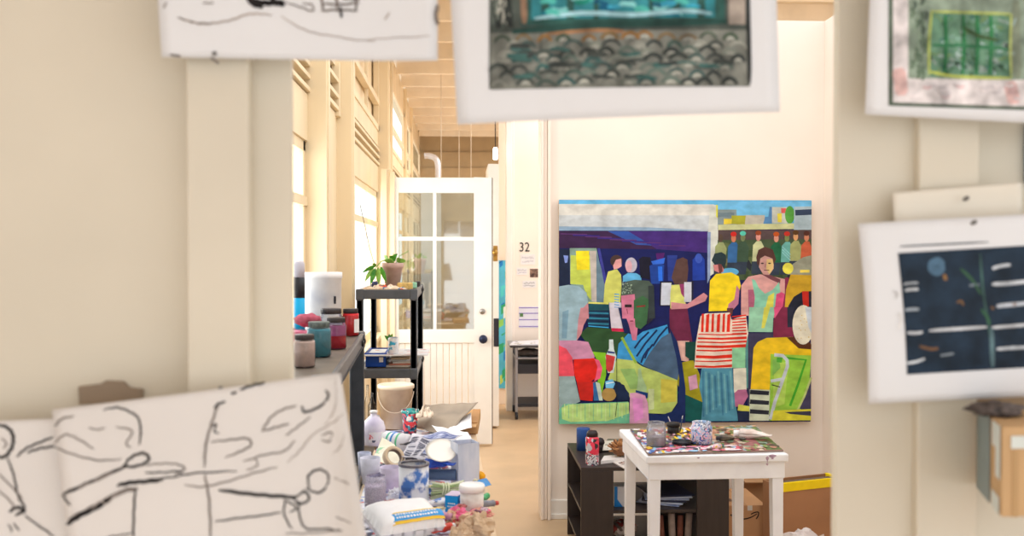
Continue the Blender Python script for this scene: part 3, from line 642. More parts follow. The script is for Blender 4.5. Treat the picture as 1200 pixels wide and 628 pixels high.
# drawing, top left
t, pos = paper('landscape_drawing', 'white sheet with faint charcoal drawing pinned over the top left of the doorway', 'drawing', YF - .02,
               ((183, -120), (513, -120), (513, 73), (190, 67)), lambda x, y: .01 * math.sin(max(0, y + 120) / 190 * 3.1) + .00002 * max(0, x - 420) ** 1.4)
def z2(*xy): return [(180 + xy[i] / 4., xy[i + 1] / 4.) for i in range(0, len(xy), 2)]
S = [(4, ink_faint, z2(120, 88, 170, 105, 230, 118, 300, 113, 380, 98, 440, 75, 500, 72, 560, 78)), (3, ink_soft, z2(120, 88, 200, 112, 280, 116)), (2.5, ink_faint, z2(600, 80, 680, 130, 760, 160, 860, 175, 940, 190, 1040, 196)), (2, ink_faint, z2(1000, 190, 1100, 185, 1300, 180)),
     (2.5, ink_soft, z2(55, 45, 72, 20)), (3, ink_soft, z2(240, 22, 290, 24)), (13, ink, z2(450, -20, 470, 18, 520, 38)), (11, ink, z2(440, 0, 500, 20, 560, 22, 615, 18)), (9, ink, z2(560, -10, 580, 22, 620, 30)), (3, ink_soft, z2(620, 18, 690, 40, 750, 60, 745, 30, 700, 25)),
     (5, ink_soft, z2(790, -20, 800, 60)), (5, ink_soft, z2(860, -20, 865, 50)), (4, ink_soft, z2(800, 25, 880, 30, 970, 20)), (4, ink_soft, z2(790, 60, 850, 55, 960, 58)), (5, ink, z2(880, 40, 884, 92)), (4, ink_soft, z2(960, -20, 950, 60)), (5, ink, z2(890, 0, 970, 2)),
     (3, ink_faint, z2(1085, 100, 1110, 70)), (5, ink_soft, z2(270, 272, 290, 285, 305, 300)), (4, ink_soft, z2(80, 258, 100, 262, 130, 266)), (7, ink_soft, z2(1335, 40, 1325, 90, 1335, 130)), (4, ink_soft, z2(480, -10, 520, -20, 600, -16))]
draw(t, pos, S, 'charcoal_lines')
# centre monotype
t, pos = paper('tile_roof_print', 'white sheet with a dark print of roof tiles under a turquoise window, top centre', 'print', YF - .045,
               ((520, -150), (905, -150), (914, 131), (536, 146)), lambda x, y: .012 * math.sin((x - 520) / 390 * 3.1))
g = MB(); pm2 = Mcol('printing_ink', .6, .5, 30, (1, 1, 1)); PLi = [0]
def pg(pos, g, col, pts, w=None):
    PLi[0] += 1; lift = .001 + PLi[0] * .00001
    if w is None:
        ps = [pos(x, y, lift) for x, y in pts]
        g.add(ps, [tuple(range(len(ps)))], pm2, col)
    else: ribbon(g, [pos(x, y, lift) for x, y in smooth_line(pts, 5)], w / F * 1.4, pm2, Vector((0, 0, 0)), col)
def patch(pos, g, col, x0, y0, x1, y1, n=8, dy=0):
    PLi[0] += 1; l = .001 + PLi[0] * .00001
    g.grid(lambda u, v: pos(x0 + (x1 - x0) * u, y0 + (y1 - y0) * v + dy * u, l), n, n, pm2, col)
patch(pos, g, (74, 82, 76), 573, -60, 878, 105, 10, -4)
patch(pos, g, (120, 122, 114), 575, 40, 877, 106, 10, -4)
rr = random.Random(11)
for k in range(30): pg(pos, g, rr.choice([(40, 46, 44), (150, 150, 140), (96, 104, 96)]), [(rr.uniform(576, 600), rr.uniform(-40, 34)) for _ in range(3)], 4)
patch(pos, g, (44, 84, 78), 610, -60, 848, 32, 8, -4); patch(pos, g, (50, 130, 140), 622, -60, 836, 25, 8, -3)
for k in range(60):
    x = rr.uniform(630, 815); y = rr.uniform(-30, 20); pg(pos, g, rr.choice([(20, 110, 130), (80, 180, 170), (30, 140, 120), (60, 160, 190), (16, 80, 110), (130, 200, 200)]), [(x, y), (x + 8, y + rr.uniform(-3, 3)), (x + 18, y + rr.uniform(-3, 3))], rr.uniform(3, 7))
pg(pos, g, (160, 205, 215), [(626, 24), (680, 18), (740, 20), (800, 15), (832, 18)], 5); pg(pos, g, (120, 96, 74), [(614, -20), (616, 30)], 7) if False else None
pg(pos, g, (130, 104, 84), [(612, -30), (613, 0), (614, 30)], 7); pg(pos, g, (36, 70, 64), [(600, 39), (680, 33), (760, 30), (850, 27)], 8)
pg(pos, g, (150, 112, 80), [(640, 42), (700, 38), (730, 40)], 4); patch(pos, g, (150, 140, 130), 852, -30, 872, 30, 5); pg(pos, g, (40, 44, 44), [(874, -30), (876, 40), (877, 98)], 5)
for row in range(7):
    for k in range(13):
        x = 588 + k * 24 + (row % 2) * 10 + rr.uniform(-5, 5); y = 46 + row * 8.6 + rr.uniform(-2, 2) - k * .3; w_ = rr.uniform(8, 12)
        if x + w_ > 874: continue
        c = rr.choice([(62, 68, 64), (66, 84, 78), (146, 148, 138), (126, 132, 122), (54, 60, 58), (90, 106, 98), (56, 84, 82)]) if row > 0 else rr.choice([(140, 104, 60), (70, 84, 70), (120, 100, 70)])
        pg(pos, g, c, [(x - w_, y + 5), (x - w_ * .6, y), (x, y - 2.5), (x + w_ * .6, y), (x + w_, y + 5)], rr.uniform(2, 5))
        if rr.random() < .5: pg(pos, g, (164, 166, 156), [(x - w_ * .5, y + 4), (x, y + 2), (x + w_ * .5, y + 4)], 3)
for k in range(30):
    x = rr.uniform(585, 840); y = rr.uniform(55, 96); pg(pos, g, rr.choice([(66, 72, 68), (56, 62, 60), (60, 96, 92)]), [(x, y), (x + 10, y + rr.uniform(-2, 2)), (x + 24, y + rr.uniform(-2, 2))], rr.uniform(2, 6))
g.build('printed_image', t)
# top right print
t, pos = paper('grid_print', 'white sheet with a green and yellow window grid print at the top right', 'print', YF - .03, ((1024, -120), (1330, -120), (1320, 150), (1014, 134)), None)
g = MB(); PLi[0] = 0
patch(pos, g, (84, 98, 84), 1041, -80, 1290, 124, 8, 8); patch(pos, g, (212, 206, 206), 1046, -80, 1290, 120, 8, 8); patch(pos, g, (132, 148, 132), 1064, -80, 1290, 92, 8, 3)
patch(pos, g, (98, 136, 112), 1090, 14, 1186, 90, 8, 3); pg(pos, g, (214, 180, 176), [(1052, 80), (1055, 96), (1056, 112)], 16)
pg(pos, g, (214, 180, 176), [(1182, 96), (1186, 110), (1188, 122)], 16); pg(pos, g, (120, 130, 112), [(1190, 0), (1190, 50), (1192, 92)], 12)
for k in range(90):
    x = rr.uniform(1092, 1180); y = rr.uniform(18, 86); pg(pos, g, rr.choice([(84, 126, 96), (120, 156, 140), (156, 178, 174), (76, 118, 104), (104, 134, 92), (140, 158, 150)]), [(x, y), (x + rr.uniform(-4, 8), y + rr.uniform(-5, 5)), (x + rr.uniform(0, 12), y + rr.uniform(-8, 8))], rr.uniform(2, 4.5))
for k in range(40):
    x = rr.uniform(1066, 1086); y = rr.uniform(-6, 86); pg(pos, g, rr.choice([(90, 110, 90), (130, 150, 130), (70, 84, 74)]), [(x, y), (x + 3, y + 4), (x, y + 10)], 3)
for x in (1107, 1128, 1144, 1160): pg(pos, g, (40, 112, 66), [(x, 18), (x + 1, 50), (x - 1, 88)], 4)
pg(pos, g, (60, 84, 50), [(1128, 32), (1145, 42), (1170, 48)], 4); pg(pos, g, (50, 110, 74), [(1092, 53), (1130, 54), (1184, 58)], 4)
pg(pos, g, (166, 180, 96), [(1091, 12), (1088, 50), (1088, 88)], 3); pg(pos, g, (176, 188, 92), [(1088, 84), (1120, 90), (1184, 92)], 3.5); pg(pos, g, (166, 178, 100), [(1092, 14), (1130, 15), (1184, 17)], 3); pg(pos, g, (170, 182, 110), [(1184, 17), (1183, 55), (1184, 92)], 3)
for k in range(26):
    x = rr.uniform(1050, 1190); y = rr.uniform(98, 116); pg(pos, g, rr.choice([(222, 214, 214), (196, 190, 192), (206, 176, 176)]), [(x, y), (x + 5, y + 2), (x + 10, y)], 2.5)
g.build('printed_image', t)
# blank sheet and dark night print, right
t, pos = paper('blank_sheet', 'plain cream paper sheet pinned behind the dark blue print on the right', 'paper', YF - .004, ((1046, 226), (1197, 214), (1199, 300), (1050, 300)), None, M('cream_paper', (226, 219, 204), .7, .03, 4))
t, pos = paper('night_print', 'white sheet with a dark navy print crossed by pale lines on the right partition', 'print', YF - .035, ((1005, 262), (1330, 244), (1340, 458), (1018, 473)), lambda x, y: .01 * math.sin((y - 250) / 220 * 3.1))
g = MB(); PLi[0] = 0
def z5(x, y): return (980 + x / 2.327, 220 + y / 2.327)
PLi[0] += 1
g.grid(lambda u, v: pos(*[(z5(162, 178)[i] * (1 - v) + z5(188, 508)[i] * v) * (1 - u) + ((1330, 280)[i] * (1 - v) + (1334, 422)[i] * v) * u for i in (0, 1)], .001), 12, 12, pm2, (26, 42, 58))
for (w_, c, ps) in [(2, (50, 60, 70), [(168, 160), (250, 156), (410, 148)]), (4, (190, 198, 204), [(175, 263), (200, 260), (214, 260)]), (5, (200, 206, 210), [(178, 279), (200, 277), (214, 276)]), (4, (150, 160, 168), [(178, 332), (200, 330), (216, 330)]),
                    (4, (196, 200, 204), [(184, 394), (210, 394), (226, 392)]), (4, (196, 200, 204), [(244, 388), (320, 383), (400, 378)]), (4, (196, 200, 204), [(412, 380), (460, 376), (530, 370)]), (4, (200, 206, 210), [(186, 476), (210, 472), (234, 464)]),
                    (3, (140, 150, 158), [(276, 456), (300, 452), (312, 450)]), (5, (190, 196, 202), [(428, 438), (470, 434), (530, 432)]), (5, (190, 196, 202), [(414, 262), (460, 260), (530, 252)]), (5, (190, 196, 202), [(416, 220), (440, 214), (466, 210)]),
                    (5, (170, 176, 184), [(426, 322), (450, 319), (530, 312)]), (3, (110, 120, 130), [(352, 266), (370, 264), (380, 264)]), (3, (60, 90, 84), [(385, 180), (388, 260), (398, 340), (412, 420), (420, 488)]), (6, (84, 110, 116), [(412, 380), (416, 440), (420, 486)]),
                    (4, (50, 84, 60), [(330, 220), (360, 250), (384, 290)]), (4, (50, 90, 64), [(384, 330), (400, 350), (408, 372)]), (4, (110, 80, 56), [(218, 430), (250, 438), (270, 436)]), (5, (130, 96, 60), [(284, 236), (288, 244), (288, 252)]), (3, (120, 90, 60), [(318, 312), (330, 308), (336, 320)]),
                    (3, (120, 90, 60), [(412, 322), (414, 326), (418, 330)]), (3, (120, 90, 60), [(470, 318), (474, 316), (478, 318)])]:
    pg(pos, g, c, [z5(*q_) for q_ in ps], w_ * .9)
for k in range(16):
    a = k * 1.1; pg(pos, g, (76, 106, 130), [z5(266 + 22 * math.cos(a + j) * (.3 + k / 22), 216 + 22 * math.sin(a + j) * (.3 + k / 22)) for j in range(3)], 5)
pg(pos, g, (190, 188, 186), [z5(145, 280), z5(158, 290), z5(150, 300)], 1.6); pg(pos, g, (200, 198, 196), [z5(160, 340), z5(168, 360), z5(160, 385)], 3)
g.build('printed_image', t)
# small steel pins holding the sheets
pin_m = M('steel_pin', (120, 118, 116), .4, .1, 20, metal=.7)
for (x, y, Y, l) in ((253, 66, YF - .016, 'small steel push pin below the top left charcoal drawing'), (1130, 234, YF - .012, 'small steel push pin in the blank cream sheet'), (1139, 262, YF - .055, 'small steel push pin at the top of the dark navy print'),
                   (260, 456, YF - .01, 'small steel push pin at the top edge of the large figure drawing')):
    g = MB(); g.lathe([(0, 0), (.0026, .0005), (.003, .002), (.0016, .004), (.0016, .007), (.0034, .008), (.003, .0095), (0, .01)], pin_m, 14, mat=Matrix.Rotation(math.radians(75), 4, 'X'))
    tag(g.build('push_pin', T=at(x, y, Y)), l, 'pin')
# ================================================================ BLACK PLASTIC SHELVING
plas = M('black_plastic', (76, 81, 90), .36, .12, 18, spec=.6); plas_top = M('dusty_plastic', (112, 100, 88), .5, .15, 9, spec=.5)
def shelving(name, label, far_right, L, Wd, H, levels, rz, posts=.05):
    """origin at the far right corner (x to the left is negative, y toward the camera is negative)"""
    t = thing(name, label, 'shelf', (far_right[0], far_right[1], 0), rz)
    for i, h in enumerate(levels):
        f = MB(); rim = .052
        f.box(-Wd + .012, -.012, -L + .012, -.012, h - .022, h - .006, plas_top)
        f.box(-Wd, 0, -.014, 0, h - rim, h, plas); f.box(-Wd, 0, -L, -L + .014, h - rim, h, plas)
        f.box(-Wd, -Wd + .014, -L + .014, -.014, h - rim, h, plas); f.box(-.014, 0, -L + .014, -.014, h - rim, h, plas)
        for k in range(1, 7): f.box(-Wd + .014, -.014, -L * k / 7 - .004, -L * k / 7 + .004, h - .045, h - .02, plas)
        for yy in (-.1, -.2): f.lathe([(0, 0), (.012, 0), (.012, .01), (0, .012)], M('black_bolt', (30, 30, 32), .4), 14, mat=Matrix.Translation((0, yy, h - .028)) @ Matrix.Rotation(math.pi / 2, 4, 'Y'))
        f.build('shelf_panel', t, bevel=.004)
    for (x, y) in ((-posts / 2, -posts / 2), (-Wd + posts / 2, -posts / 2), (-posts / 2, -L + posts / 2), (-Wd + posts / 2, -L + posts / 2)):
        f = MB(); r = posts / 2; lo = 0
        for h in list(levels):
            f.box(x - r, x + r, y - r, y + r, lo, h - .055, plas); f.box(x - r - .004, x + r + .004, y - r - .004, y + r + .004, h - .06, h + .004, plas); lo = h - .02
        f.build('post', t, bevel=.006)
    return t
NEAR = at(427, 388, 3.97); HN = 1.232
shelving('plastic_shelving', 'black plastic shelving unit with rows of paint jars, nearest the doorway on the left', (NEAR.x, NEAR.y), 1.45, .33, HN, (HN, .72, .2), math.radians(2.4), .055)
HF = 1.338; fl = at(488, 338, 5.6)
shelving('plastic_shelving', 'black plastic shelving unit holding the potted plant in front of the glazed door', (fl.x + .003, 6.48), .9, .335, HF, (HF, .895, .42), 0, .036)

# ================================================================ VESSELS
glass = Mglass('clear_glass', (246, 248, 250), .03, .08, graze=.2)
dirty = Mglass('smeared_glass', (246, 248, 252), .03, .1, body=.45, bodycol=(214, 210, 226), graze=.2)
frost = M('frosted_plastic', (218, 220, 232), .35, .1, 22, col2=(188, 196, 216), stretch=(1, 1, .35))
lid_k = M('dark_lid', (58, 50, 50), .4, .2, 40, spec=.5); white_pl = M('white_plastic', (236, 234, 234), .4, .05, 14)
def jar(name, label, base, r, h, col, lid=lid_k, level=.78, group=None, glass_m=None, cat='jar', smear=None):
    t = thing(name, label, cat, base, 0, group)
    g = MB(); g.shell([(0, .001), (r * .9, .001), (r, h * .05), (r, h * .72), (r * .93, h * .8), (r * .8, h * .85), (r * .8, h * .97)], glass_m or glass); g.build('glass', t)
    if col:
        g = MB(); m = M('paint_%d_%d_%d' % col, col, .5, .14, 40); k = r * .96
        g.lathe([(0, .003), (k * .9, .003), (k, h * .06), (k, h * level), (0, h * level + .001)], m); g.build('contents', t)
    if lid:
        g = MB(); g.lathe([(r * .82, h * .84), (r * .88, h * .84), (r * .88, h * .995), (r * .84, h), (0, h)], lid, 32)
        for k in range(24): 
            a = 2 * math.pi * k / 24; g.box(-.0008, .0008, -.001, .001, h * .85, h * .98, lid, mat=Matrix.Rotation(a, 4, 'Z') @ Matrix.Translation((r * .885, 0, 0)))
        g.build('lid', t)
    return t
def onN(x, y): p = onh(x, y, HN + .0); return Vector((p.x, p.y, HN - .005))
def jr(x, w, y): return onN(x, y), w / 2 / F * onN(x, y).y
J = [('pale pink paint jar with dark lid, nearest on the plastic shelving', 357, 24, 427, 55, (214, 186, 176)), ('teal blue paint jar with speckled grey lid on the plastic shelving', 374, 27, 415, 42, (70, 140, 156)),
     ('magenta and red paint jar with dark lid on the plastic shelving', 394, 23, 406, 36, (176, 84, 140)), ('pale lilac paint jar with dark lid behind the magenta one', 388, 26, 397, 36, (176, 166, 190)),
     ('bright red paint jar with white label at the shelf end', 411, 19, 391, 30, (226, 36, 44))]
H_ = [.105, .108, .105, .118, .105]
for i, (l, x, w, y, hh, c) in enumerate(J):
    b, r = jr(x, w, y + 1); t = jar('paint_jar', l, b, r * 1.02, H_[i] if i != 0 else .092, c, M('speckled_lid', (110, 120, 118), .5, .35, 60) if i == 1 else lid_k, (.8, .8, .74, .6, .82)[i])
    if i == 4:
        g = MB(); g.grid(lambda u, v: Vector((r * 1.045 * math.cos(-1.05 + u * .9), r * 1.045 * math.sin(-1.05 + u * .9), .014 + .052 * v)), 6, 2, white_pl); g.build('label_paper', t)
    if i == 2:
        g = MB(); g.lathe([(0, .005), (r * .985, .005), (r * .985, .045), (0, .046)], M('red_paint', (196, 24, 50), .5, .1, 30)); g.build('red_layer', t)
# pink jars behind, seen past the partition edge
b, r = jr(362, 40, 404); g = MB()
b, r = jr(356, 34, 403); t = jar('paint_jar', 'squat pink paint jar lying behind the pale pink one at the partition edge', b, r, .062, (226, 110, 140), None, .8)
g = MB(); g.ball((.0, .0, .085), .04, M('pink_rag', (190, 90, 110), .8, .2, 30, bump=.4), .3, 4, sq=(1.1, 1, .55), seed=3)
b2 = b + Vector((.01, .03, 0)); o = g.build('rag', T=b2); tag(o, 'crumpled dark pink rag on the squat pink jar', 'rag')
b, r = jr(372, 10, 392); jar('paint_jar', 'tiny violet jar between the teal jar and the white tub', b + Vector((.01, .07, 0)), .022, .085, (150, 120, 170), M('grey_lid', (120, 130, 130), .5), .7)
# white tub
b = Vector((at(379, 388, 3.83).x, 3.83, HN - .005)); r = 21.5 / F * 3.83
t = thing('plastic_tub', 'tall white plastic tub smeared with grey paint behind the jars', 'tub', b)
tubm = M('smeared_white_tub', (240, 238, 238), .4, .1, 9, col2=(200, 200, 210), thr=(.2, .5))
g = MB(); hb = at(379, 319, 3.83).z - HN + .005
g.shell([(0, 0), (r * .93, 0), (r * .95, .004), (r * .98, hb * .9), (r * 1.02, hb * .905), (r * 1.02, hb), (r * .96, hb), (r * .95, .01), (0, .008)], tubm, 36); g.build('body', t)
g = MB(); g.box(-.003, .003, -.002, .002, 0, .028, M('ink_mark', (40, 40, 50), .7), mat=Matrix.Translation((r * .72, -r * .72, hb * .52)) @ Matrix.Rotation(.7, 4, 'Z')); g.build('ink_mark', t)
# cyan bottle
b = Vector((at(351, 395, 3.6).x, 3.6, HN - .005)); r = 6.5 / F * 3.6
t = thing('spray_bottle', 'cyan bottle with black band and pale cap beside the white tub', 'bottle', b)
zt = at(351, 349, 3.6).z - b.z; zb = at(351, 325, 3.6).z - b.z; zc = at(351, 309, 3.6).z - b.z
g = MB(); g.lathe([(0, 0), (r, 0), (r, zt), (0, zt)], M('cyan_label', (0, 176, 232), .4, .05)); g.build('body', t)
g = MB(); g.lathe([(0, zt), (r, zt), (r, zb), (0, zb)], M('black_band', (42, 42, 46), .4)); g.build('band', t)
g = MB(); g.lathe([(0, zb), (r * .95, zb), (r * .95, zc), (r * .7, zc + .01), (0, zc + .01)], M('pale_cap', (206, 202, 214), .5)); g.build('cap', t)

# ================================================================ ON THE SECOND SHELVING
def onF(x, Y, h=HF - .004): p = at(x, 300, Y); return Vector((p.x, Y, h))
terra = M('dusty_terracotta', (206, 176, 166), .8, .12, 12, col2=(182, 148, 140))
leafm = M('leaf_green', (92, 168, 52), .5, .25, 20, col2=(40, 110, 30)); leafl = M('leaf_light', (140, 190, 80), .5, .2, 20)
b = onF(460, 5.95); kp = 5.95 / F
t = thing('potted_plant', 'terracotta flower pot with a leafy green plant on top of the far shelving', 'plant', b)
g = MB(); r1 = 12.5 * kp; r0 = 8 * kp; hp = at(460, 308, 5.95).z - b.z
g.shell([(0, .006), (r0, .006), (r1 * .93, hp * .78), (r1 * 1.0, hp * .8), (r1 * 1.02, hp), (r1 * .92, hp), (r1 * .86, hp * .8), (0, hp * .8)], terra, 36); g.build('pot', t)
g = MB(); g.shell([(0, 0), (r0 * 1.15, 0), (r0 * 1.25, .012), (r0 * 1.2, .012), (r0 * 1.1, .005), (0, .005)], terra, 32); g.build('saucer', t)
g = MB(); g.lathe([(0, hp * .84), (r1 * .88, hp * .84), (0, hp * .85)], M('soil', (70, 52, 42), .95, .3, 60)); g.build('soil', t)
def leaf(mb, base, tip, w, m, sag=.01):
    base, tip = Vector(base), Vector(tip); d = tip - base; s_ = d.cross(Vector((0, 1, 0.3))).normalized()
    def fn(u, v):
        c = base + d * v + Vector((0, 0, sag * math.sin(v * math.pi))); k = math.sin(min(1, v * 1.05) ** .8 * math.pi) ** .8 if 0 < v < 1 else 0
        return c + s_ * (u - .5) * w * k + Vector((0, 0, -abs(u - .5) * w * .3 * k))
    mb.grid(fn, 4, 10, m)
def P_(x, y, Y=5.95): return at(x, y, Y) - b
lv = [((462, 308), (449, 305), 5), ((463, 306), (456, 300), 5), ((465, 307), (470, 303), 4), ((458, 307), (466, 297), 4), ((466, 308), (476, 306), 5), ((461, 305), (464, 299), 4), ((455, 307), (450, 299), 4)]
stems = []
for i, (a, c_, w) in enumerate(lv):
    g = MB(); leaf(g, P_(*a), P_(c_[0], c_[1], 5.9 + .02 * i), w * 1.3 * kp, leafm if i % 2 else leafl); g.build('leaf', t, solid=.0006)
g = MB(); g.tube([P_(461, 312), P_(458, 303, 5.93), P_(447, 306, 5.88), P_(441, 313, 5.85)], .003, leafl, 6); g.tube([P_(440, 314, 5.85), P_(433, 290, 5.86), P_(427, 262, 5.88), P_(422, 240, 5.9)], .0022, M('dry_stem', (130, 120, 90), .7), 6)
g.tube([P_(463, 311), P_(468, 300), P_(479, 294)], .002, leafl, 6); g.tube([P_(461, 312), P_(461, 296)], .002, leafl, 6); g.build('stem', t)
for i, (a, c_, w) in enumerate([((440, 311), (424, 320), 5), ((438, 313), (427, 331), 5.5), ((440, 314), (434, 334), 7), ((443, 313), (444, 334), 7), ((446, 312), (453, 332), 6), ((441, 312), (436, 309), 4)]):
    g = MB(); leaf(g, P_(a[0], a[1], 5.84), P_(c_[0], c_[1], 5.8), w * .85 * kp, leafm if i % 2 == 0 else leafl, .006); g.build('leaf', t, solid=.0006)
b = onF(474.5, 5.72); k5 = 5.72 / F
g = MB(); g.box(-9 * k5, 9 * k5, -.03, .03, 0, 8 * k5, M('yellow_sponge', (222, 190, 122), .9, .15, 60, bump=.5)); tag(g.build('sponge', T=b, bevel=.006), 'yellow sponge block beside the flower pot', 'sponge')
b = onF(485.5, 5.95); g = MB(); g.box(-.014, .014, -.03, .03, 0, .034, M('mint_green', (160, 220, 190), .6)); tag(g.build('eraser', T=b, bevel=.004), 'mint green block behind the yellow sponge', 'block')
b = onF(436, 6.0); g = MB(); g.lathe([(0, 0), (.02, 0), (.02, .028), (.016, .034), (0, .034)], M('navy_plastic', (60, 66, 110), .4), 20, mat=Matrix.Translation((0, 0, .02)) @ Matrix.Rotation(math.pi / 2, 4, 'Y')); tag(g.build('bottle_cap', T=b), 'navy blue cap lying under the hanging leaves', 'cap')
b = onF(490, 6.25); g = MB(); g.box(-.018, .014, -.05, .05, 0, .032, M('charcoal_plastic', (60, 58, 60), .5)); tag(g.build('tape_holder', T=b, bevel=.004), 'small dark block at the far right corner of the shelving', 'block')
def cloth(name, label, pts_x, Y0, Y1, h, base, m, amp, seed, cat='cloth', n=26, fold=9):
    c0 = Vector((sum(pts_x) / 2, (Y0 + Y1) / 2, base)); L_ = pts_x[1] - pts_x[0]
    def fn(u, v):
        q = noise.noise(Vector((u * fold, v * 3, seed))); e = math.sin(u * math.pi) ** .35 * math.sin(v * math.pi) ** .5 if 0 < u < 1 and 0 < v < 1 else 0
        return Vector(((u - .5) * L_ + q * .01, (v - .5) * (Y1 - Y0) + .02 * noise.noise(Vector((u * 4, seed, 2))), .002 + h * e * (.35 + abs(q) * 1.5)))
    g = MB(); g.grid(fn, n, 14, m); return tag(g.build(name, T=c0, solid=.002, offset=1), label, cat)
ragm = Msplat('stained_rag', [(226, 204, 178), (236, 214, 190), (210, 180, 150), (70, 120, 160), (214, 90, 60), (240, 230, 215)], 45, .8, .5)
cloth('rag', 'beige paint-stained rag lying along the front edge of the far shelving', (at(424, 300, 5.68).x, at(477, 300, 5.68).x), 5.62, 5.685, .022, HF - .002, ragm, .01, 5)
# middle level: blue box, board, magazines, can
H2 = .895
b = Vector((at(443, 431, 5.85).x, 5.85, H2 - .001)); k5 = 5.85 / F
blue = M('blue_plastic', (24, 78, 178), .4, .12, 14); 
t = thing('plastic_crate', 'bright blue plastic box with small label on the middle shelf under the magazines', 'box', b)
g = MB(); w = 11.5 * k5; hh = 16 * k5
g.box(-w, w, -.16, -.15, 0, hh, blue); g.box(-w, w, .15, .16, 0, hh, blue); g.box(-w, -w + .01, -.15, .15, 0, hh, blue); g.box(w - .01, w, -.15, .15, 0, hh, blue); g.box(-w, w, -.15, .15, 0, .01, blue)
g.box(-w - .006, w + .006, -.166, -.15, hh - .02, hh, blue); g.build('body', t, bevel=.004)
g = MB(); g.box(w * .35, w * .75, -.1665, -.165, hh * .35, hh * .7, white_pl); g.build('label_paper', t)
magm = [(236, 228, 220), (228, 150, 130), (240, 236, 232), (210, 216, 226), (226, 206, 180)]
b = Vector((at(470, 410, 5.9).x, 5.86, H2 + .1)); 
for i in range(5):
    g = MB(); zc = .0 + i * .011; w_ = .066 - i * .003
    g.box(-w_, w_, -.15, .15, zc, zc + .01, M('mag_%d' % i, magm[i], .5, .1, 12), mat=Matrix.Rotation(.12 * (i % 3 - 1), 4, 'Z'))
    tag(g.build('magazine', T=(at(470, 431, 5.8).x, 5.86, H2 - .005), bevel=.0015), ['bottom magazine of the flat pile beside the blue box', 'salmon covered magazine in the pile beside the blue box', 'white magazine mid pile beside the blue box', 'pale blue grey magazine near the top of that pile', 'tan covered magazine topmost of the pile beside the blue box'][i], 'magazine', 'magazines on the middle shelf')
b = Vector((at(465, 414, 5.78).x, 5.84, at(465, 413, 5.84).z))
t = thing('picture_board', 'thin white board with pink and orange printing lying across the blue box', 'board', b)
kx_ = 5.78 / F
g = MB(); g.box(-37 * kx_, 37 * kx_, -.2, .16, 0, .006, M('board_white', (232, 230, 232), .5, .05, 8)); g.build('board', t)
g = MB(); rr = random.Random(3)
for k in range(26):
    x = rr.uniform(-30, 34) * kx_; y = rr.uniform(-.19, .1); g.box(x, x + rr.uniform(.01, .05), y, y + rr.uniform(.004, .02), .0062, .0064, M('spot_%d' % (k % 5), [(214, 84, 60), (236, 180, 170), (90, 100, 130), (226, 130, 60), (240, 210, 200)][k % 5], .5))
g.build('printed_marks', t)['kind'] = 'stuff'
b = b + Vector((at(461, 405, 5.72).x - b.x, -.12, .0065)); k5 = 5.72 / F
g = MB(); r = 6 * k5; hh = 19 * k5
g.lathe([(0, 0), (r * .85, 0), (r, .006), (r, hh - .008), (r * .85, hh), (r * .82, hh - .003), (0, hh - .003)], M('drink_can', (232, 234, 238), .3, .1, 22, col2=(60, 170, 210), thr=(.38, .45), metal=.2), 24)
t = tag(g.build('drink_can', T=b), 'white and cyan drink can standing on the white board', 'can')
g = MB(); b = Vector((at(456, 402, 5.95).x, 5.99, H2 + .115)); leaf(g, (0, 0, 0), (-.03, -.02, .04), .02, leafm); leaf(g, (0, 0, 0), (.02, -.02, .05), .02, leafl); leaf(g, (0, 0, 0), (-.0, -.03, .05), .018, leafm)
tag(g.build('sprig', T=b, solid=.0006), 'small green leafy sprig peeking up behind the drink can', 'plant')
# lower shelf: white sacks seen behind the pail
for i, (x, w) in enumerate(((441, .032), (470, .06))):
    g = MB(); g.ball((0, 0, .07), .1, M('white_sack', (214, 216, 226), .6, .1, 20, bump=.3), .25, 3, sq=(w / .1, 1, .8), seed=i + 2, flat=-.07)
    tag(g.build('plastic_bag', T=(at(x, 300, 6.0).x, 6.0, .42)), ['white plastic bag on the low shelf at the left, behind the bottles', 'white plastic bag on the low shelf behind the cream pail'][i], 'bag')

# ================================================================ THE LONG CLUTTERED TABLE
HT = .75
tn = onh(582, 628, HT); tf = onh(554, 489, HT); ang = math.atan2(tn.x - tf.x, tf.y - tn.y)
tab_top = M('tan_paper_top', (222, 196, 164), .7, .08, 6)
t = thing('work_table', 'long low wooden work table buried in studio clutter, running away from the camera', 'table', (tf.x, tf.y, 0), ang)
TL = 2.75; TW = .425
g = MB(); g.box(-TW, 0, -TL, 0, HT - .03, HT, tab_top); g.build('tabletop', t, bevel=.003)
g = MB(); g.box(-TW + .03, -.03, -TL + .03, -TL + .05, HT - .11, HT - .03, wood_c); g.box(-TW + .03, -.03, -.05, -.03, HT - .11, HT - .03, wood_c); g.box(-.05, -.03, -TL + .05, -.05, HT - .11, HT - .03, wood_c); g.box(-TW + .03, -TW + .05, -TL + .05, -.05, HT - .11, HT - .03, wood_c); g.build('apron', t)
for (x, y) in ((-.07, -.07), (-TW + .07, -.07), (-.07, -TL + .07), (-TW + .07, -TL + .07)):
    g = MB(); g.box(x - .025, x + .025, y - .025, y + .025, 0, HT - .03, wood_c); g.build('leg', t, bevel=.003)
def onT(x, y, h=HT + .013): return onh(x, y, h)
def S_(p): return p.y / F      # metres per pixel at p
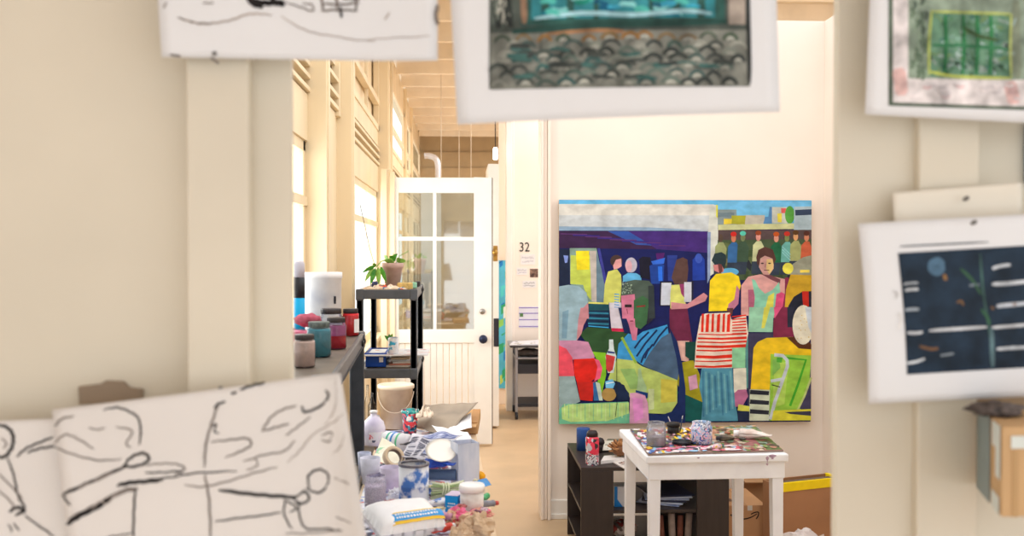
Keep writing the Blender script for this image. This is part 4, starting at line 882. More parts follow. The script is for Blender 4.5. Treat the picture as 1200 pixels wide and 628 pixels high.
# paint-stained drop sheet under it all
splat_cols = [(232, 230, 236), (206, 210, 232), (236, 206, 214), (120, 150, 214), (240, 240, 244), (150, 120, 140), (186, 190, 214), (90, 90, 110), (226, 226, 230), (214, 90, 90), (240, 236, 226)]
splat = Msplat('stained_sheet', splat_cols, 38, .7, .3)
p0 = onT(470, 600)
def fn(u, v):
    yy = 2.45 + 2.0 * v; xl = tf.x - .415 + (tf.y - yy) * math.tan(ang) * 1; p = Vector((xl + u * .39, yy, HT + .003))
    e = min(1, 6 * min(u, 1 - u)); p.z += e * .012 * abs(noise.noise(Vector((u * 7, v * 22, 1.3)))) ; return p - Vector((0, 3.5, HT))
g = MB(); g.grid(fn, 26, 90, splat, sm=True); tag(g.build('drop_sheet', T=(0, 3.5, HT), solid=.001, offset=1), 'crumpled paint-stained sheet spread under the clutter on the long table', 'cloth')
# pail
p = onT(464, 500); k = S_(p)
t = thing('pail', 'cream plastic pail with lid and wire handle at the far end of the long table', 'bucket', p)
cp = M('cream_pail', (228, 204, 178), .5, .08, 12, col2=(206, 178, 150)); r = 20.5 * k; hh = 50 * k
g = MB(); g.shell([(0, 0), (r * .84, 0), (r * .96, hh * .9), (r, hh * .9), (r, hh * .93), (0, hh * .93)], cp, 40); g.build('body', t)
g = MB(); g.lathe([(r * 1.0, hh * .91), (r * 1.05, hh * .91), (r * 1.05, hh * .985), (r * 1.0, hh), (r * .9, hh), (r * .88, hh * .97), (0, hh * .97)], M('pail_lid', (236, 216, 190), .5, .06, 10), 40); g.build('lid', t)
g = MB(); g.tube([(r * 1.02 * math.cos(a), r * 1.02 * math.sin(a) - .002, hh * .88 - .55 * hh * math.sin(-a) * .9) for a in [-.1 - i * 2.94 / 16 for i in range(17)]], .0022, M('handle_wire', (206, 186, 164), .4), 6); g.build('handle', t)
for i, (x, y, r_) in enumerate(((449, 470, 2), (459, 463, 2.4))):
    pass
# painted cup
p = onT(480.5, 509); k = S_(p)
t = thing('paint_cup', 'paint-crusted cup with teal rim and red spots in front of the cream pail', 'cup', p); r = 10 * k; hh = 29 * k
cupm = Msplat('crusted_cup', [(220, 60, 70), (60, 50, 60), (226, 90, 100), (60, 150, 170), (230, 220, 214), (200, 40, 60), (30, 60, 90)], 70, .5, .3)
g = MB(); g.shell([(0, 0), (r * .72, 0), (r * .98, hh), (r * .9, hh), (r * .66, .006), (0, .006)], cupm, 28); g.build('body', t)
g = MB(); g.shell([(r * .92, hh * .88), (r * 1.0, hh * .88), (r * 1.06, hh), (r * .9, hh), (r * .88, hh * .9)], Msplat('teal_rim', [(40, 160, 160), (20, 110, 120), (90, 200, 190), (230, 220, 214)], 90), 28); g.build('rim', t)
g = MB(); g.ball((.2 * r, 0, hh * .95), r * .6, M('teal_paint', (40, 150, 150), .5, .3, 60), .3, 5, sq=(1, 1, .5)); g.build('contents', t)
# glass bottles
for i, (x, y, rp, hp_, l) in enumerate(((436, 497, 4.6, 37, 'slim clear glass bottle beside the cream pail'), (431, 497, 3.5, 46, 'tall thin clear bottle at the left edge, behind the white jug'))):
    p = onT(x, y); k = S_(p); r = rp * k; hh = hp_ * k
    g = MB(); g.shell([(0, 0), (r, 0), (r, hh * .6), (r * .4, hh * .75), (r * .36, hh), (r * .28, hh)], glass, 20); tag(g.build('glass_bottle', T=p), l, 'bottle')
# white plastic jug
milk = M('milky_plastic', (232, 228, 238), .35, .12, 14, col2=(200, 190, 214)); 
p = onT(438, 521); k = S_(p)
t = thing('plastic_jug', 'white paint-smeared plastic jug with a neck, left side of the long table', 'jug', p); r = 13.5 * k; hh = 40 * k
g = MB(); g.lathe([(0, 0), (r * .95, 0), (r, .008), (r * 1.0, hh * .5), (r * .86, hh * .68), (r * .42, hh * .82), (r * .27, hh * .86), (r * .27, hh * .97), (0, hh * .97)], milk, 30); g.build('body', t)
g = MB(); g.lathe([(0, hh * .93), (r * .32, hh * .93), (r * .32, hh * 1.0), (0, hh)], white_pl, 24); g.build('cap', t)
g = MB(); g.grid(lambda u, v: Vector((r * 1.01 * math.cos(-1.9 + u * 1.3), r * 1.01 * math.sin(-1.9 + u * 1.3), hh * (.12 + .3 * v))), 8, 3, Msplat('jug_label', [(236, 230, 236), (226, 120, 130), (240, 240, 240), (70, 80, 110), (236, 236, 240)], 60)); g.build('label_paper', t)
# paper towel roll with stripes
p = onT(466, 518, HT + .05); k = S_(p)
t = thing('paper_roll', 'white paper roll with green and blue stripes lying behind the newspaper', 'roll', p)
g = MB(); Rm = Matrix.Rotation(math.pi / 2, 4, 'Y') @ Matrix.Rotation(0, 4, 'X'); Rr = Matrix.Rotation(-.5, 4, 'Z') @ Rm
r = 10.5 * k; g.lathe([(r * .3, -18 * k), (r, -18 * k), (r, 14 * k), (r * .3, 14 * k)], M('roll_paper', (232, 230, 234), .7, .05, 20), 28, mat=Rr); g.build('body', t)
for i, (zz, c) in enumerate(((-11, (80, 180, 150)), (-5, (60, 130, 200)), (2, (100, 190, 140)))):
    g = MB(); g.shell([(r * 1.01, zz * k), (r * 1.01, (zz + 2.6) * k)], M('stripe_%d' % i, c, .6), 28, mat=Rr); g.build('stripe', t)
# grey cardboard sheet, white sheet and box at the far end
def sheet3(name, label, cat, corners, m, h0=.0, amp=.008, n=16, seed=1, solid=.003, curl=None):
    cs = [Vector(c) for c in corners]; c0 = sum(cs, Vector()) / 4
    def fn(u, v):
        a = cs[0].lerp(cs[1], u); b_ = cs[3].lerp(cs[2], u); q = a.lerp(b_, v) - c0
        q.z += amp * noise.noise(Vector((u * 3, v * 3, seed))) + (curl(u, v) if curl else 0); return q
    g = MB(); g.grid(fn, n, n, m); return tag(g.build(name, T=c0, solid=solid, offset=1), label, cat)
gc = M('grey_cardboard', (164, 150, 134), .85, .1, 7, col2=(140, 128, 116))
sheet3('cardboard_sheet', 'grey-brown cardboard sheet lying propped up at the far end of the table', 'cardboard', (onh(498, 474, .86), onh(560, 471, .87), onh(524, 509, .785), onh(486, 500, .79)), gc, amp=.015)
sheet3('paper_sheet', 'white paper curling out under the grey cardboard sheet', 'paper', (onh(538, 490, .805), onh(552, 483, .83), onh(553, 501, .80), onh(518, 509, .798)), M('bright_paper', (238, 236, 238), .7), amp=.006, solid=.001)
p = onh(548, 520, HT + .004)
t = thing('cardboard_box', 'small flattened brown cardboard box at the far right corner of the long table', 'box', Vector((onh(545, 500, HT).x, 4.55, HT + .002)), -.05)
cb = M('brown_cardboard', (206, 164, 116), .8, .08, 8)
g = MB(); g.box(-.11, .065, -.2, .2, 0, .045, cb); g.build('body', t, bevel=.003)
g = MB(); g.box(-.02, .06, -.26, -.2, .0, .003, cb, mat=Matrix.Translation((0, 0, .04)) @ Matrix.Rotation(0, 4, 'X')); g.box(.03, .064, -.19, .18, .046, .05, M('cut_cardboard', (186, 140, 94), .8), mat=Matrix.Rotation(.0, 4, 'Z')); g.build('flap', t)
# newspaper
newsm = M('newsprint', (206, 204, 214), .8, .1, 30)
def newspaper(label, cs, seed, marks=True):
    cs = [Vector(c) for c in cs]; c0 = sum(cs, Vector()) / 4; t = thing('newspaper', label, 'newspaper', c0)
    def q(u, v, l=0):
        w_ = cs[0].lerp(cs[1], u).lerp(cs[3].lerp(cs[2], u), v) - c0; w_.z += .018 * noise.noise(Vector((u * 2.5, v * 2.5, seed))) + l; return w_
    g = MB(); g.grid(lambda u, v: q(u, v), 20, 20, newsm); g.build('sheet', t, solid=.0015, offset=-1)
    g = MB(); rr = random.Random(seed); tx = M('news_text', (92, 96, 122), .8, .3, 60); th = M('news_picture', (70, 84, 140), .8, .35, 40, col2=(190, 196, 220))
    for c_ in range(4):
        v = .28
        while v < .95:
            u0 = .05 + c_ * .235; u1 = u0 + .2 * rr.uniform(.7, 1); g.grid(lambda u, vv: q(u0 + (u1 - u0) * u, v + .02 * vv, .0026), 3, 1, tx if rr.random() < .6 else newsm); v += .036
    g.grid(lambda u, v: q(.25 + .7 * u, .03 + .2 * v, .0028), 8, 3, th); g.grid(lambda u, v: q(.55 + .4 * u, .5 + .35 * v, .0034), 6, 5, th)
    g.build('printed_text', t); return t
newspaper('open grey-blue newspaper spread over the clutter in the middle of the table', (onh(484, 508, .815), onh(542, 509, .835), onh(508, 541, .85), onh(470, 535, .84)), 4)
sheet3('paper_sheet', 'plain white paper arching behind the newspaper', 'paper', (onh(506, 498, .82), onh(548, 506, .82), onh(556, 520, .80), onh(520, 514, .81)), M('bright_paper'), amp=.01, solid=.001)
cloth('rag', 'wadded off-white cloth on the grey cardboard beside the painted cup', (onh(490, 493, .80).x, onh(508, 493, .80).x), 4.25, 4.36, .035, .84, M('offwhite_cloth', (232, 214, 194), .85, .1, 30, bump=.3), .01, 8)
# cream paper scraps and tape ring, left of the newspaper
sheet3('paper_sheet', 'cream pointed paper scrap with green marks at the left of the newspaper', 'paper', (onh(448, 512, .84), onh(462, 520, .83), onh(474, 547, .80), onh(436, 540, .80)), Msplat('cream_scrap', [(234, 226, 204), (240, 234, 216), (150, 200, 160), (232, 222, 200)], 30, .7, .6), amp=.01, solid=.001)
p = onh(460, 537, .835); k = S_(p); t = thing('tape_roll', 'roll of tan masking tape lying tilted beside the cream paper', 'tape', p)
Rt = Matrix.Rotation(.9, 4, 'X') @ Matrix.Rotation(.5, 4, 'Y'); g = MB(); g.shell([(9 * k, 0), (13 * k, 0), (13 * k, 6 * k), (9 * k, 6 * k), (9 * k, 0)], M('masking_tape', (214, 190, 160), .6), 32, mat=Rt); g.build('roll', t)
g = MB(); g.shell([(8.6 * k, .2 * k), (9 * k, .2 * k), (9 * k, 5.8 * k), (8.6 * k, 5.8 * k), (8.6 * k, .2 * k)], M('tape_core', (120, 100, 90), .7), 32, mat=Rt); g.build('core', t)
sheet3('paper_sheet', 'white sheet printed with small dark letters and a pink corner, left of the paint tin', 'paper', (onh(432, 545, .79), onh(462, 540, .80), onh(478, 557, .80), onh(434, 560, .79)), Msplat('printed_scrap', [(236, 234, 240), (240, 238, 244), (236, 120, 160), (226, 226, 240), (90, 96, 130)], 40, .7, .55), amp=.01, solid=.001)
# white plate / tray
p = onh(517, 530, .872); k = S_(p)
g = MB(); g.shell([(0, 0), (14 * k, 0), (18 * k, .008), (18.6 * k, .009), (14 * k, .004), (0, .004)], M('white_tray', (246, 240, 232), .4, .03), 36, squash=1.5, mat=Matrix.Rotation(.3, 4, 'X') @ Matrix.Rotation(.06, 4, 'Y')); tag(g.build('plate', T=p), 'clean white oval plate lying over the newspaper edge', 'plate')
def ptube(name, label, p, L, r, cols, rz, tilt=0, cap=(240, 240, 244), cat='paint tube', crimp=True):
    t = thing(name, label, cat, p); A = Matrix.Rotation(rz, 4, 'Z') @ Matrix.Rotation(tilt, 4, 'Y')
    m = cols if not isinstance(cols, tuple) else M('tube_%d_%d_%d' % cols, cols, .35, .15, 30)
    def fn(u, v):
        a = 2 * math.pi * u; x = -L / 2 + L * v; fl_ = 1 if not crimp else max(.08, min(1, v * 1.6)); wd = r * (1 + (1 - fl_) * .35)
        return A @ Vector((x, wd * math.cos(a), r * fl_ * math.sin(a) + r * .2 * noise.noise(Vector((v * 5, u * 3, L * 90)))))
    g = MB(); g.grid(fn, 18, 14, m); g.build('body', t, solid=.0004)
    Ac = A @ Matrix.Translation((L / 2, 0, 0)) @ Matrix.Rotation(math.pi / 2, 4, 'Y')
    g = MB(); g.lathe([(0, -.002), (r, -.001), (r * .55, r * .35), (0, r * .35)], m, 18, mat=Ac); g.build('shoulder', t)
    g = MB(); g.lathe([(0, r * .3), (r * .7, r * .3), (r * .62, r * 1.3), (0, r * 1.3)], M('cap_%d_%d_%d' % cap, cap, .4), 14, mat=Ac); g.build('cap', t)
    return t
p = onh(516, 543, .845); ptube('paint_tube', 'blue and silver paint tube with dark cap lying right of the newspaper', p, .1, .016, Msplat('blue_tube', [(30, 80, 190), (26, 66, 176), (200, 206, 220), (40, 96, 200)], 26, .35, .6), math.pi + -.25, .0, (60, 50, 56))
p = onh(516, 556, .80); g = MB(); g.lathe([(0, -.05), (.017, -.05), (.019, -.046), (.019, .05), (.017, .054), (0, .054)], M('slate_blue', (90, 112, 146), .45, .12, 20), 24, mat=Matrix.Rotation(-.12, 4, 'Z') @ Matrix.Rotation(math.pi / 2, 4, 'Y')); tag(g.build('cylinder_tin', T=p), 'slate blue tube tin lying under the blue paint tube', 'tin')
# frosted tall container
p = onT(545, 567); k = S_(p); t = thing('plastic_container', 'tall frosted plastic container streaked with pale blue paint on the right of the table', 'container', p)
g = MB(); w = 13 * k; hh = 50 * k; tm = Matrix.Rotation(.35, 4, 'Z')
for (s0, s1, s2, s3) in ((-w, w, -w, -w + .002), (-w, w, w - .002, w), (-w, -w + .002, -w, w), (w - .002, w, -w, w)): g.box(s0, s1, s2, s3, 0, hh, frost, mat=tm)
g.box(-w, w, -w, w, 0, .003, frost, mat=tm); g.build('body', t, bevel=.002)
g = MB(); g.box(-w * .9, w * .9, -w * .9, w * .9, .004, hh * .62, M('rinse_water', (200, 202, 220), .4, .12, 20, col2=(176, 184, 206)), mat=tm); g.build('contents', t)
# orange cap
p = onT(563, 558, HT + .01); k = S_(p); g = MB(); g.ball((0, 0, 0), 5.5 * k, M('orange_yellow', (240, 170, 20), .6, .15, 60, bump=.4), .25, 4, seed=6); tag(g.build('sponge', T=p), 'small orange-yellow lump of sponge at the table edge', 'sponge')
# tied brush bundle
p = onh(524, 574, HT + .055); k = S_(p); t = thing('straw_bundle', 'bundle of pale green straws tied round the middle, lying behind the blue box', 'bundle', p)
sm_ = [M('straw_a', (216, 222, 186), .6), M('straw_b', (176, 198, 140), .6), M('straw_c', (236, 236, 214), .6)]
rr = random.Random(5)
for i in range(26):
    a = rr.uniform(0, 6.28); q = math.sqrt(rr.random()) * .02; x0 = rr.uniform(-.052, -.044); x1 = rr.uniform(.04, .055); fl_ = 1.35
    g = MB(); g.tube([(x0, q * fl_ * math.cos(a), q * fl_ * math.sin(a)), (0, q * .8 * math.cos(a), q * .8 * math.sin(a)), (x1, q * fl_ * math.cos(a), q * fl_ * math.sin(a))], .0024, sm_[i % 3], 7)
    o = g.build('straw', t); o.rotation_euler = (0, 0, .1)
g = MB()
for j in range(3): g.tube([( -.012 + j * .008 + .002 * math.sin(a * 3), .0205 * math.cos(a), .0205 * math.sin(a)) for a in [i * 2 * math.pi / 18 for i in range(19)]], .0028, sm_[0], 7)
g.build('tie_string', t)
# blue carton
p = onT(533, 598, HT + .016); k = S_(p); t = thing('small_carton', 'bright blue small carton with white lettering marks beside the white lidded tub', 'box', p, -.35)
g = MB(); g.box(-8 * k, 8 * k, -.03, .03, 0, 20 * k, M('carton_blue', (20, 150, 226), .45, .06)); g.box(-8 * k, 8 * k, -.03, .03, 20 * k, 20 * k + .001, M('carton_lilac', (214, 196, 220), .5)); g.build('carton', t, bevel=.001)
g = MB()
for i, (z0, x0, x1) in enumerate(((10, -4, 5), (6.5, -5, 4), (3.5, -2, 3))): 
    for j in range(4): g.box((x0 + (x1 - x0) * j / 4) * k, (x0 + (x1 - x0) * (j + .7) / 4) * k, -.0306, -.03, z0 * k, (z0 + 1.5) * k, white_pl)
g.build('lettering', t)
# white lidded tub
p = onT(553, 603); k = S_(p); t = thing('plastic_tub', 'round white plastic tub with lid and grey smears near the front right of the table', 'tub', p)
tb = M('tub_smeared', (240, 238, 236), .4, .08, 16, col2=(206, 196, 190), thr=(.28, .5)); r = 14.5 * k; hh = 36 * k
g = MB(); g.lathe([(0, 0), (r * .9, 0), (r * .93, hh * .3), (r * .95, hh * .31), (r * .97, hh * .8), (0, hh * .8)], tb, 36); g.build('body', t)
g = MB(); g.lathe([(0, hh * .78), (r * 1.04, hh * .78), (r * 1.05, hh * .95), (r, hh), (r * .93, hh), (r * .9, hh * .96), (0, hh * .96)], M('tub_lid', (248, 246, 246), .35, .03, 20), 36); g.build('lid', t)
sheet3('paper_card', 'flat blue card sticking out behind the white lidded tub', 'card', (onh(556, 563, .80), onh(570, 560, .80), onh(576, 568, .79), onh(560, 572, .79)), M('card_blue', (60, 140, 206), .5), amp=.002, solid=.001)
# big paint tin
p = onT(485, 590); k = S_(p); t = thing('paint_tin', 'large open tin can dripped with white and blue paint, centre of the long table', 'can', p)
tinm = M('dripped_tin', (234, 236, 244), .4, .1, 12, col2=(70, 116, 190), stretch=(1.6, 1.6, 1.5), thr=(.42, .5), detail=6); r = 17.5 * k; hh = 48 * k
g = MB(); g.shell([(0, 0), (r, 0), (r * 1.03, .003), (r, .006), (r, hh * .45), (r * 1.015, hh * .46), (r, hh * .47), (r, hh * .97), (r * .97, hh * .97), (r * .97, .004), (0, .004)], tinm, 40); g.build('body', t)
g = MB(); g.shell([(r * .99, hh * .94), (r * 1.05, hh * .95), (r * 1.05, hh), (r * .86, hh), (r * .86, hh * .96), (r * .99, hh * .94)], M('grey_rim', (128, 122, 124), .4, .3, 40, metal=.3, col2=(70, 74, 96)), 40); g.build('rim', t)
g = MB(); g.lathe([(0, hh * .7), (r * .965, hh * .7), (0, hh * .702)], M('grey_water', (150, 140, 140), .3, .2, 20), 36); g.build('contents', t)
# jar with lilac water, and lilac tubs behind it
p = onT(440, 599); k = S_(p); t = thing('glass_jar', 'open glass jar of lilac paint water at the left front of the table', 'jar', p); r = 12.5 * k; hh = 42 * k
g = MB(); g.shell([(0, 0), (r * .95, 0), (r, .006), (r, hh * .8), (r * .9, hh * .88), (r * .92, hh), (r * .86, hh)], dirty, 32); g.build('glass', t)
g = MB(); g.lathe([(0, .003), (r * .93, .003), (r * .96, .012), (r * .96, hh * .72), (0, hh * .72)], M('lilac_water', (204, 184, 206), .4, .12, 14), 32); g.lathe([(r * .965, .003), (r * .97, .003), (r * .97, hh * .12), (r * .965, hh * .12)], M('blue_sediment', (90, 110, 180), .5), 32); g.build('contents', t)
for i, (x, y, rp, hp_, l, c) in enumerate(((458, 574, 13, 27, 'pale lilac plastic cup behind the paint tin, to its left', (220, 208, 234)), (434, 566, 12, 30, 'white square-shouldered bottle end behind the lilac jar', (226, 226, 242)), (427, 556, 8, 26, 'pale blue smeared cup at the left edge of the table', (206, 212, 238)))):
    p = onT(x, y); k = S_(p); r = rp * k; hh = hp_ * k; t = thing('plastic_cup', l, 'cup', p)
    g = MB(); g.shell([(0, 0), (r * .8, 0), (r, hh), (r * .94, hh), (r * .76, .004), (0, .004)], M('cup_%d' % i, c, .45, .14, 20), 28); g.build('body', t)
    g = MB(); g.lathe([(0, hh * .6), (r * .86, hh * .6), (0, hh * .61)], M('cup_in_%d' % i, (190, 170, 200), .4, .2, 20), 24); g.build('contents', t)
# crumpled tissues
tis = M('tissue', (240, 238, 244), .8, .1, 20, bump=.4)
for i, (x, y, r_, l) in enumerate(((463, 580, 7, 'white crumpled tissue left of the dripped paint tin'), (455, 590, 6, 'small white crumpled tissue right of the lilac jar'), (436, 612, 9, 'white crumpled tissue at the left front of the table'), (548, 620, 6, 'white crumpled paper between the two brown paper bags'))):
    p = onT(x, y, HT + .02); k = S_(p); g = MB(); g.ball((0, 0, 0), r_ * k, tis, 1.1, 3.6, n=22, k=15, sm=False, sq=(1.1, 1, .8), seed=i * 5 + 1); tag(g.build('tissue', T=p), l, 'tissue')
# pack of wipes
p = onh(473, 608, HT + .055); k = S_(p)
t = thing('wipes_pack', 'plump white pack of wipes with a blue and yellow label, front of the long table', 'pack', p, .47)
WX, WY, WZ = .098, .074, .036
def pil(u, v, s_): 
    x = (u * 2 - 1); y = (v * 2 - 1); e = (max(0, (1 - x ** 6)) * max(0, (1 - y ** 6))) ** .5
    return Vector((x * WX, y * WY, s_ * WZ * e + .003 * noise.noise(Vector((x * 3, y * 3, s_)))))
tilt = Matrix.Rotation(-.28, 4, 'X')
tilt = Matrix.Rotation(.22, 4, 'X')
g = MB(); wm = M('wipes_film', (240, 238, 240), .35, .04, 12, bump=.1); g.grid(lambda u, v: tilt @ pil(u, v, 1), 24, 18, wm); g.grid(lambda u, v: tilt @ pil(u, v, -1), 24, 18, wm); g.build('body', t)
def front(u, z, l=.0016): return tilt @ (Vector(((u * 2 - 1) * WX * .80 + .016, 0, 0)) + pil(.5 + (u - .5) * .80, .04 + .28 * z, 1) * Vector((0, 1, 1)).y * 1 - Vector((pil(.5 + (u - .5) * .80, .04 + .28 * z, 1).x, 0, -l)))
g = MB(); g.grid(lambda u, v: front(u, v, .0016), 14, 8, M('label_yellow', (240, 196, 60), .4, .05)); g.grid(lambda u, v: front(u, .14 + .68 * v, .0024), 14, 8, M('label_blue', (40, 150, 220), .4, .08)); g.build('label_band', t)
g = MB(); rr = random.Random(9)
for row, (v0, v1) in enumerate(((.58, .74), (.26, .42))):
    u = .1
    while u < .88:
        w_ = rr.uniform(.02, .05); g.grid(lambda a, b_: front(u + w_ * a, v0 + (v1 - v0) * b_, .0032), 2, 2, white_pl); u += w_ + .02
g.build('lettering', t)
# brown paper bags, crumpled
bagm = M('brown_paper', (214, 188, 158), .8, .12, 10, col2=(180, 150, 124), bump=.3); bagr = Msplat('reddened_paper', [(214, 180, 150), (220, 186, 160), (206, 90, 80), (214, 170, 140), (226, 110, 150), (210, 180, 150)], 40, .8, .35)
for i, (x, y, r_, m, sq, l) in enumerate(((536, 607, 13, bagr, (1, .9, .8), 'crumpled red-stained brown paper left of the white tub'), (561, 618, 15, bagm, (1, 1, .9), 'large crumpled brown paper bag at the near right corner'), (541, 628, 12, bagm, (1, .8, .9), 'folded brown paper bag at the bottom of the view'),
                                          (563, 601, 10, Msplat('pink_scraps', [(214, 160, 140), (236, 90, 140), (214, 150, 130), (130, 90, 110), (236, 130, 160)], 60, .7, .3), (1.3, .7, .5), 'strip of pink and tan paint scraps in front of the white tub'))):
    p = onT(x, y, HT + .03); k = S_(p); g = MB(); g.ball((0, 0, 0), r_ * k, m, .65, 2.6, n=20, k=14, sm=False, sq=sq, seed=i * 7 + 2, flat=-.028); tag(g.build('paper_bag' if i in (1, 2) else 'paper_scrap', T=p), l, 'bag' if i in (1, 2) else 'paper')
# more tubes and pens
for i, (x, y, h, L, r_, c, rz, cp_, l) in enumerate((
        (512, 603, .79, .10, .010, (206, 150, 176), -.5, (60, 50, 56), 'slim dusty pink paint tube beside the pack of wipes'), (505, 590, .79, .09, .008, (236, 236, 240), .2, (230, 230, 236), 'thin white marker lying between the paint tin and blue carton'),
        (516, 620, .775, .08, .011, (214, 66, 50), .8, (240, 236, 232), 'red paint tube at the near edge beside the wipes'), (500, 575, .785, .07, .009, (26, 100, 190), 1.3, (40, 60, 110), 'small deep blue tube standing against the paint tin'),
        (520, 590, .78, .10, .006, (190, 150, 206), -.5, (240, 240, 240), 'violet pen lying in front of the straw bundle'), (470, 590, .775, .07, .010, (196, 140, 116), .9, (90, 70, 60), 'tan paint tube left of the paint tin base'),
        (495, 600, .785, .09, .008, (110, 90, 120), 2.1, (214, 214, 220), 'dark mauve tube tucked behind the wipes pack'), (568, 583, .775, .05, .009, (70, 170, 110), 1.2, (230, 230, 230), 'small green tube at the right edge beside the tub'),
        (446, 556, .80, .09, .009, (60, 70, 120), .7, (230, 230, 236), 'dark blue pen-like tube among the lilac cups'), (530, 556, .80, .06, .008, (150, 60, 90), .1, (240, 240, 240), 'wine red tube under the frosted container'),
        (478, 520, .83, .06, .007, (40, 40, 50), .3, (30, 30, 36), 'short black marker beside the paper roll'), (572, 590, .775, .04, .010, (140, 140, 150), .2, (214, 90, 80), 'small grey tube with red cap at the right table edge'))):
    ptube('paint_tube', l, onh(x, y, h), L, r_, c, rz, 0, cp_, crimp=(i % 2 == 0))
# bits
rr = random.Random(21); bitc = [(206, 130, 130), (130, 156, 206), (236, 236, 240), (96, 96, 110), (226, 214, 180), (190, 204, 226), (216, 190, 204), (240, 238, 240)]
def bit(i, x, y, h):
    p = onh(x, y, h); g = MB(); c = bitc[i % 8]; k = rr.uniform(3, 6) * S_(p)
    g.ball((0, 0, 0), k, M('bit_%d' % (i % 8), c, .6, .2, 60), .9, 3, n=14, k=9, sm=False, sq=(rr.uniform(.7, 1.5), 1, .45), seed=i)
    tag(g.build('paint_scrap', T=p), 'small crumpled paint-stained scrap among the clutter on the long table', 'scrap', 'paint scraps on the long table')
for i in range(44):
    y = rr.uniform(535, 604); xr = 554 + (y - 489) * .2; bit(i, rr.uniform(432, xr - 6), y, HT + rr.uniform(.03, .05))
# ================================================================ WHITE TABLE WITH PALETTE
A = onh(757.5, 534.5, .75); B = onh(924.5, 532, .75); Cc = onh(735, 502.7, .75)
aw = math.atan2(B.y - A.y, B.x - A.x); wt = (B - A).length; dt = (Cc - A).length
wpaint = M('table_white', (238, 240, 246), .42, .05, 8, col2=(226, 226, 234)); wleg = M('table_white_leg', (236, 238, 246), .42, .04, 8)
t = thing('paint_table', 'small white wooden table carrying a paint-covered palette in front of the large painting', 'table', (A.x, A.y, 0), aw)
g = MB(); g.box(0, wt, 0, dt, .718, .75, wpaint); g.build('tabletop', t, bevel=.006)
g = MB(); i_ = .012
g.box(i_, wt - i_, i_, i_ + .02, .652, .718, wpaint); g.box(i_, wt - i_, dt - .04, dt - .02, .652, .718, wpaint); g.box(i_, i_ + .02, i_ + .02, dt - .04, .652, .718, wpaint); g.box(wt - i_ - .02, wt - i_, i_ + .02, dt - .04, .652, .718, wpaint); g.build('apron', t, bevel=.002)
for (x, y) in ((i_ + .004, i_ + .004), (wt - i_ - .049, i_ + .004), (i_ + .004, dt - .09), (wt - i_ - .056, dt - .09)):
    g = MB(); w0, w1 = .045, .036; x2 = x + (0 if x < .1 else w0 - w1); y2 = y + (0 if y < .1 else w0 - w1)
    g.add([(x2, y2, 0), (x2 + w1, y2, 0), (x2 + w1, y2 + w1, 0), (x2, y2 + w1, 0), (x, y, .67), (x + w0, y, .67), (x + w0, y + w0, .67), (x, y + w0, .67), (x, y, .715), (x + w0, y, .715), (x + w0, y + w0, .715), (x, y + w0, .715)],
          [(3, 2, 1, 0), (8, 9, 10, 11)] + [(a + k, a + (k + 1) % 4, a + 4 + (k + 1) % 4, a + 4 + k) for a in (0, 4) for k in range(4)], wleg); g.build('leg', t, bevel=.002)
g = MB(); stain = M('violet_stain', (190, 160, 186), .6, .3, 60)
for (x, y, w_, h_) in ((905, 537, 5, 3), (899, 540, 2, 4), (900, 547, 1.5, 1.5), (818, 537, 2, 1)):
    q = Vector(((x - 757.5) / 167 * wt, -.0006, .75 - (y - 534) / F * A.y * 1.0)); q.y = -.0006 if q.z > .718 else i_ - .0006
    k = A.y / F; g.add([q + Vector((math.cos(a) * w_ * k * (.7 + .5 * math.sin(3 * a)), 0, math.sin(a) * h_ * k)) for a in [j * .52 for j in range(12)]], [tuple(range(12))], stain)
g.build('paint_stain', t)
HP = .7575
hazy = Mglass('hazy_glass', (244, 246, 250), .03, .1, body=.22, bodycol=(206, 204, 210), graze=.2)
t = thing('palette_board', 'paint-encrusted palette board covering most of the white table', 'palette', onh(830, 515, .751))
o0 = t.location.copy(); qd = [onh(*q_, HP) for q_ in ((738.5, 503), (884, 498), (918, 527.5), (759.5, 532))]
g = MB(); vs_ = [q_ - o0 for q_ in qd]; low = [v + Vector((0, 0, -.0065)) for v in vs_]
g.add(low + vs_, [(3, 2, 1, 0), (4, 5, 6, 7)] + [(k, (k + 1) % 4, 4 + (k + 1) % 4, 4 + k) for k in range(4)], M('palette_side', (150, 130, 120), .7)); g.build('board', t)
g = MB(); rr = random.Random(31); n_ = [0]; pal = Mcol('palette_paint', .45, .3, 60)
def qq(u, v): return qd[0].lerp(qd[1], u).lerp(qd[3].lerp(qd[2], u), v) - o0
def dab(u, v, ru, rv, col, n=9):
    n_[0] += 1; a0 = rr.uniform(0, 6); z = Vector((0, 0, .0004 + n_[0] * .000008))
    pts = []
    for j in range(n):
        a = 2 * math.pi * j / n; q = rr.uniform(.6, 1.15); pts.append(qq(min(1, max(0, u + ru * q * math.cos(a))), min(1, max(0, v + rv * q * math.sin(a)))) + z)
    g.add(pts[::-1], [tuple(range(n))], pal, col)
def pz(u0, v0, u1, v1, col):
    n_[0] += 1; z = Vector((0, 0, .0004 + n_[0] * .000008)); g.add([(qq(a, b_) + z) for a, b_ in ((u0, v1), (u1, v1), (u1, v0), (u0, v0))], [(0, 1, 2, 3)], pal, col)
pz(0, 0, 1, 1, (150, 120, 110)); pz(.55, 0, .98, .45, (150, 130, 80)); pz(.6, .5, 1, 1, (150, 96, 96)); pz(.72, .05, 1, .3, (110, 130, 90)); pz(.88, .5, 1, .98, (96, 116, 70)); pz(.2, .03, .5, .2, (190, 60, 50)); pz(.55, .12, .8, .5, (190, 150, 120)); pz(.8, .1, .95, .35, (150, 180, 180))
Lc = [(236, 230, 230), (80, 120, 190), (230, 190, 60), (186, 84, 84), (80, 80, 96), (226, 160, 180), (150, 190, 220), (110, 70, 90), (236, 236, 240), (120, 140, 90)]
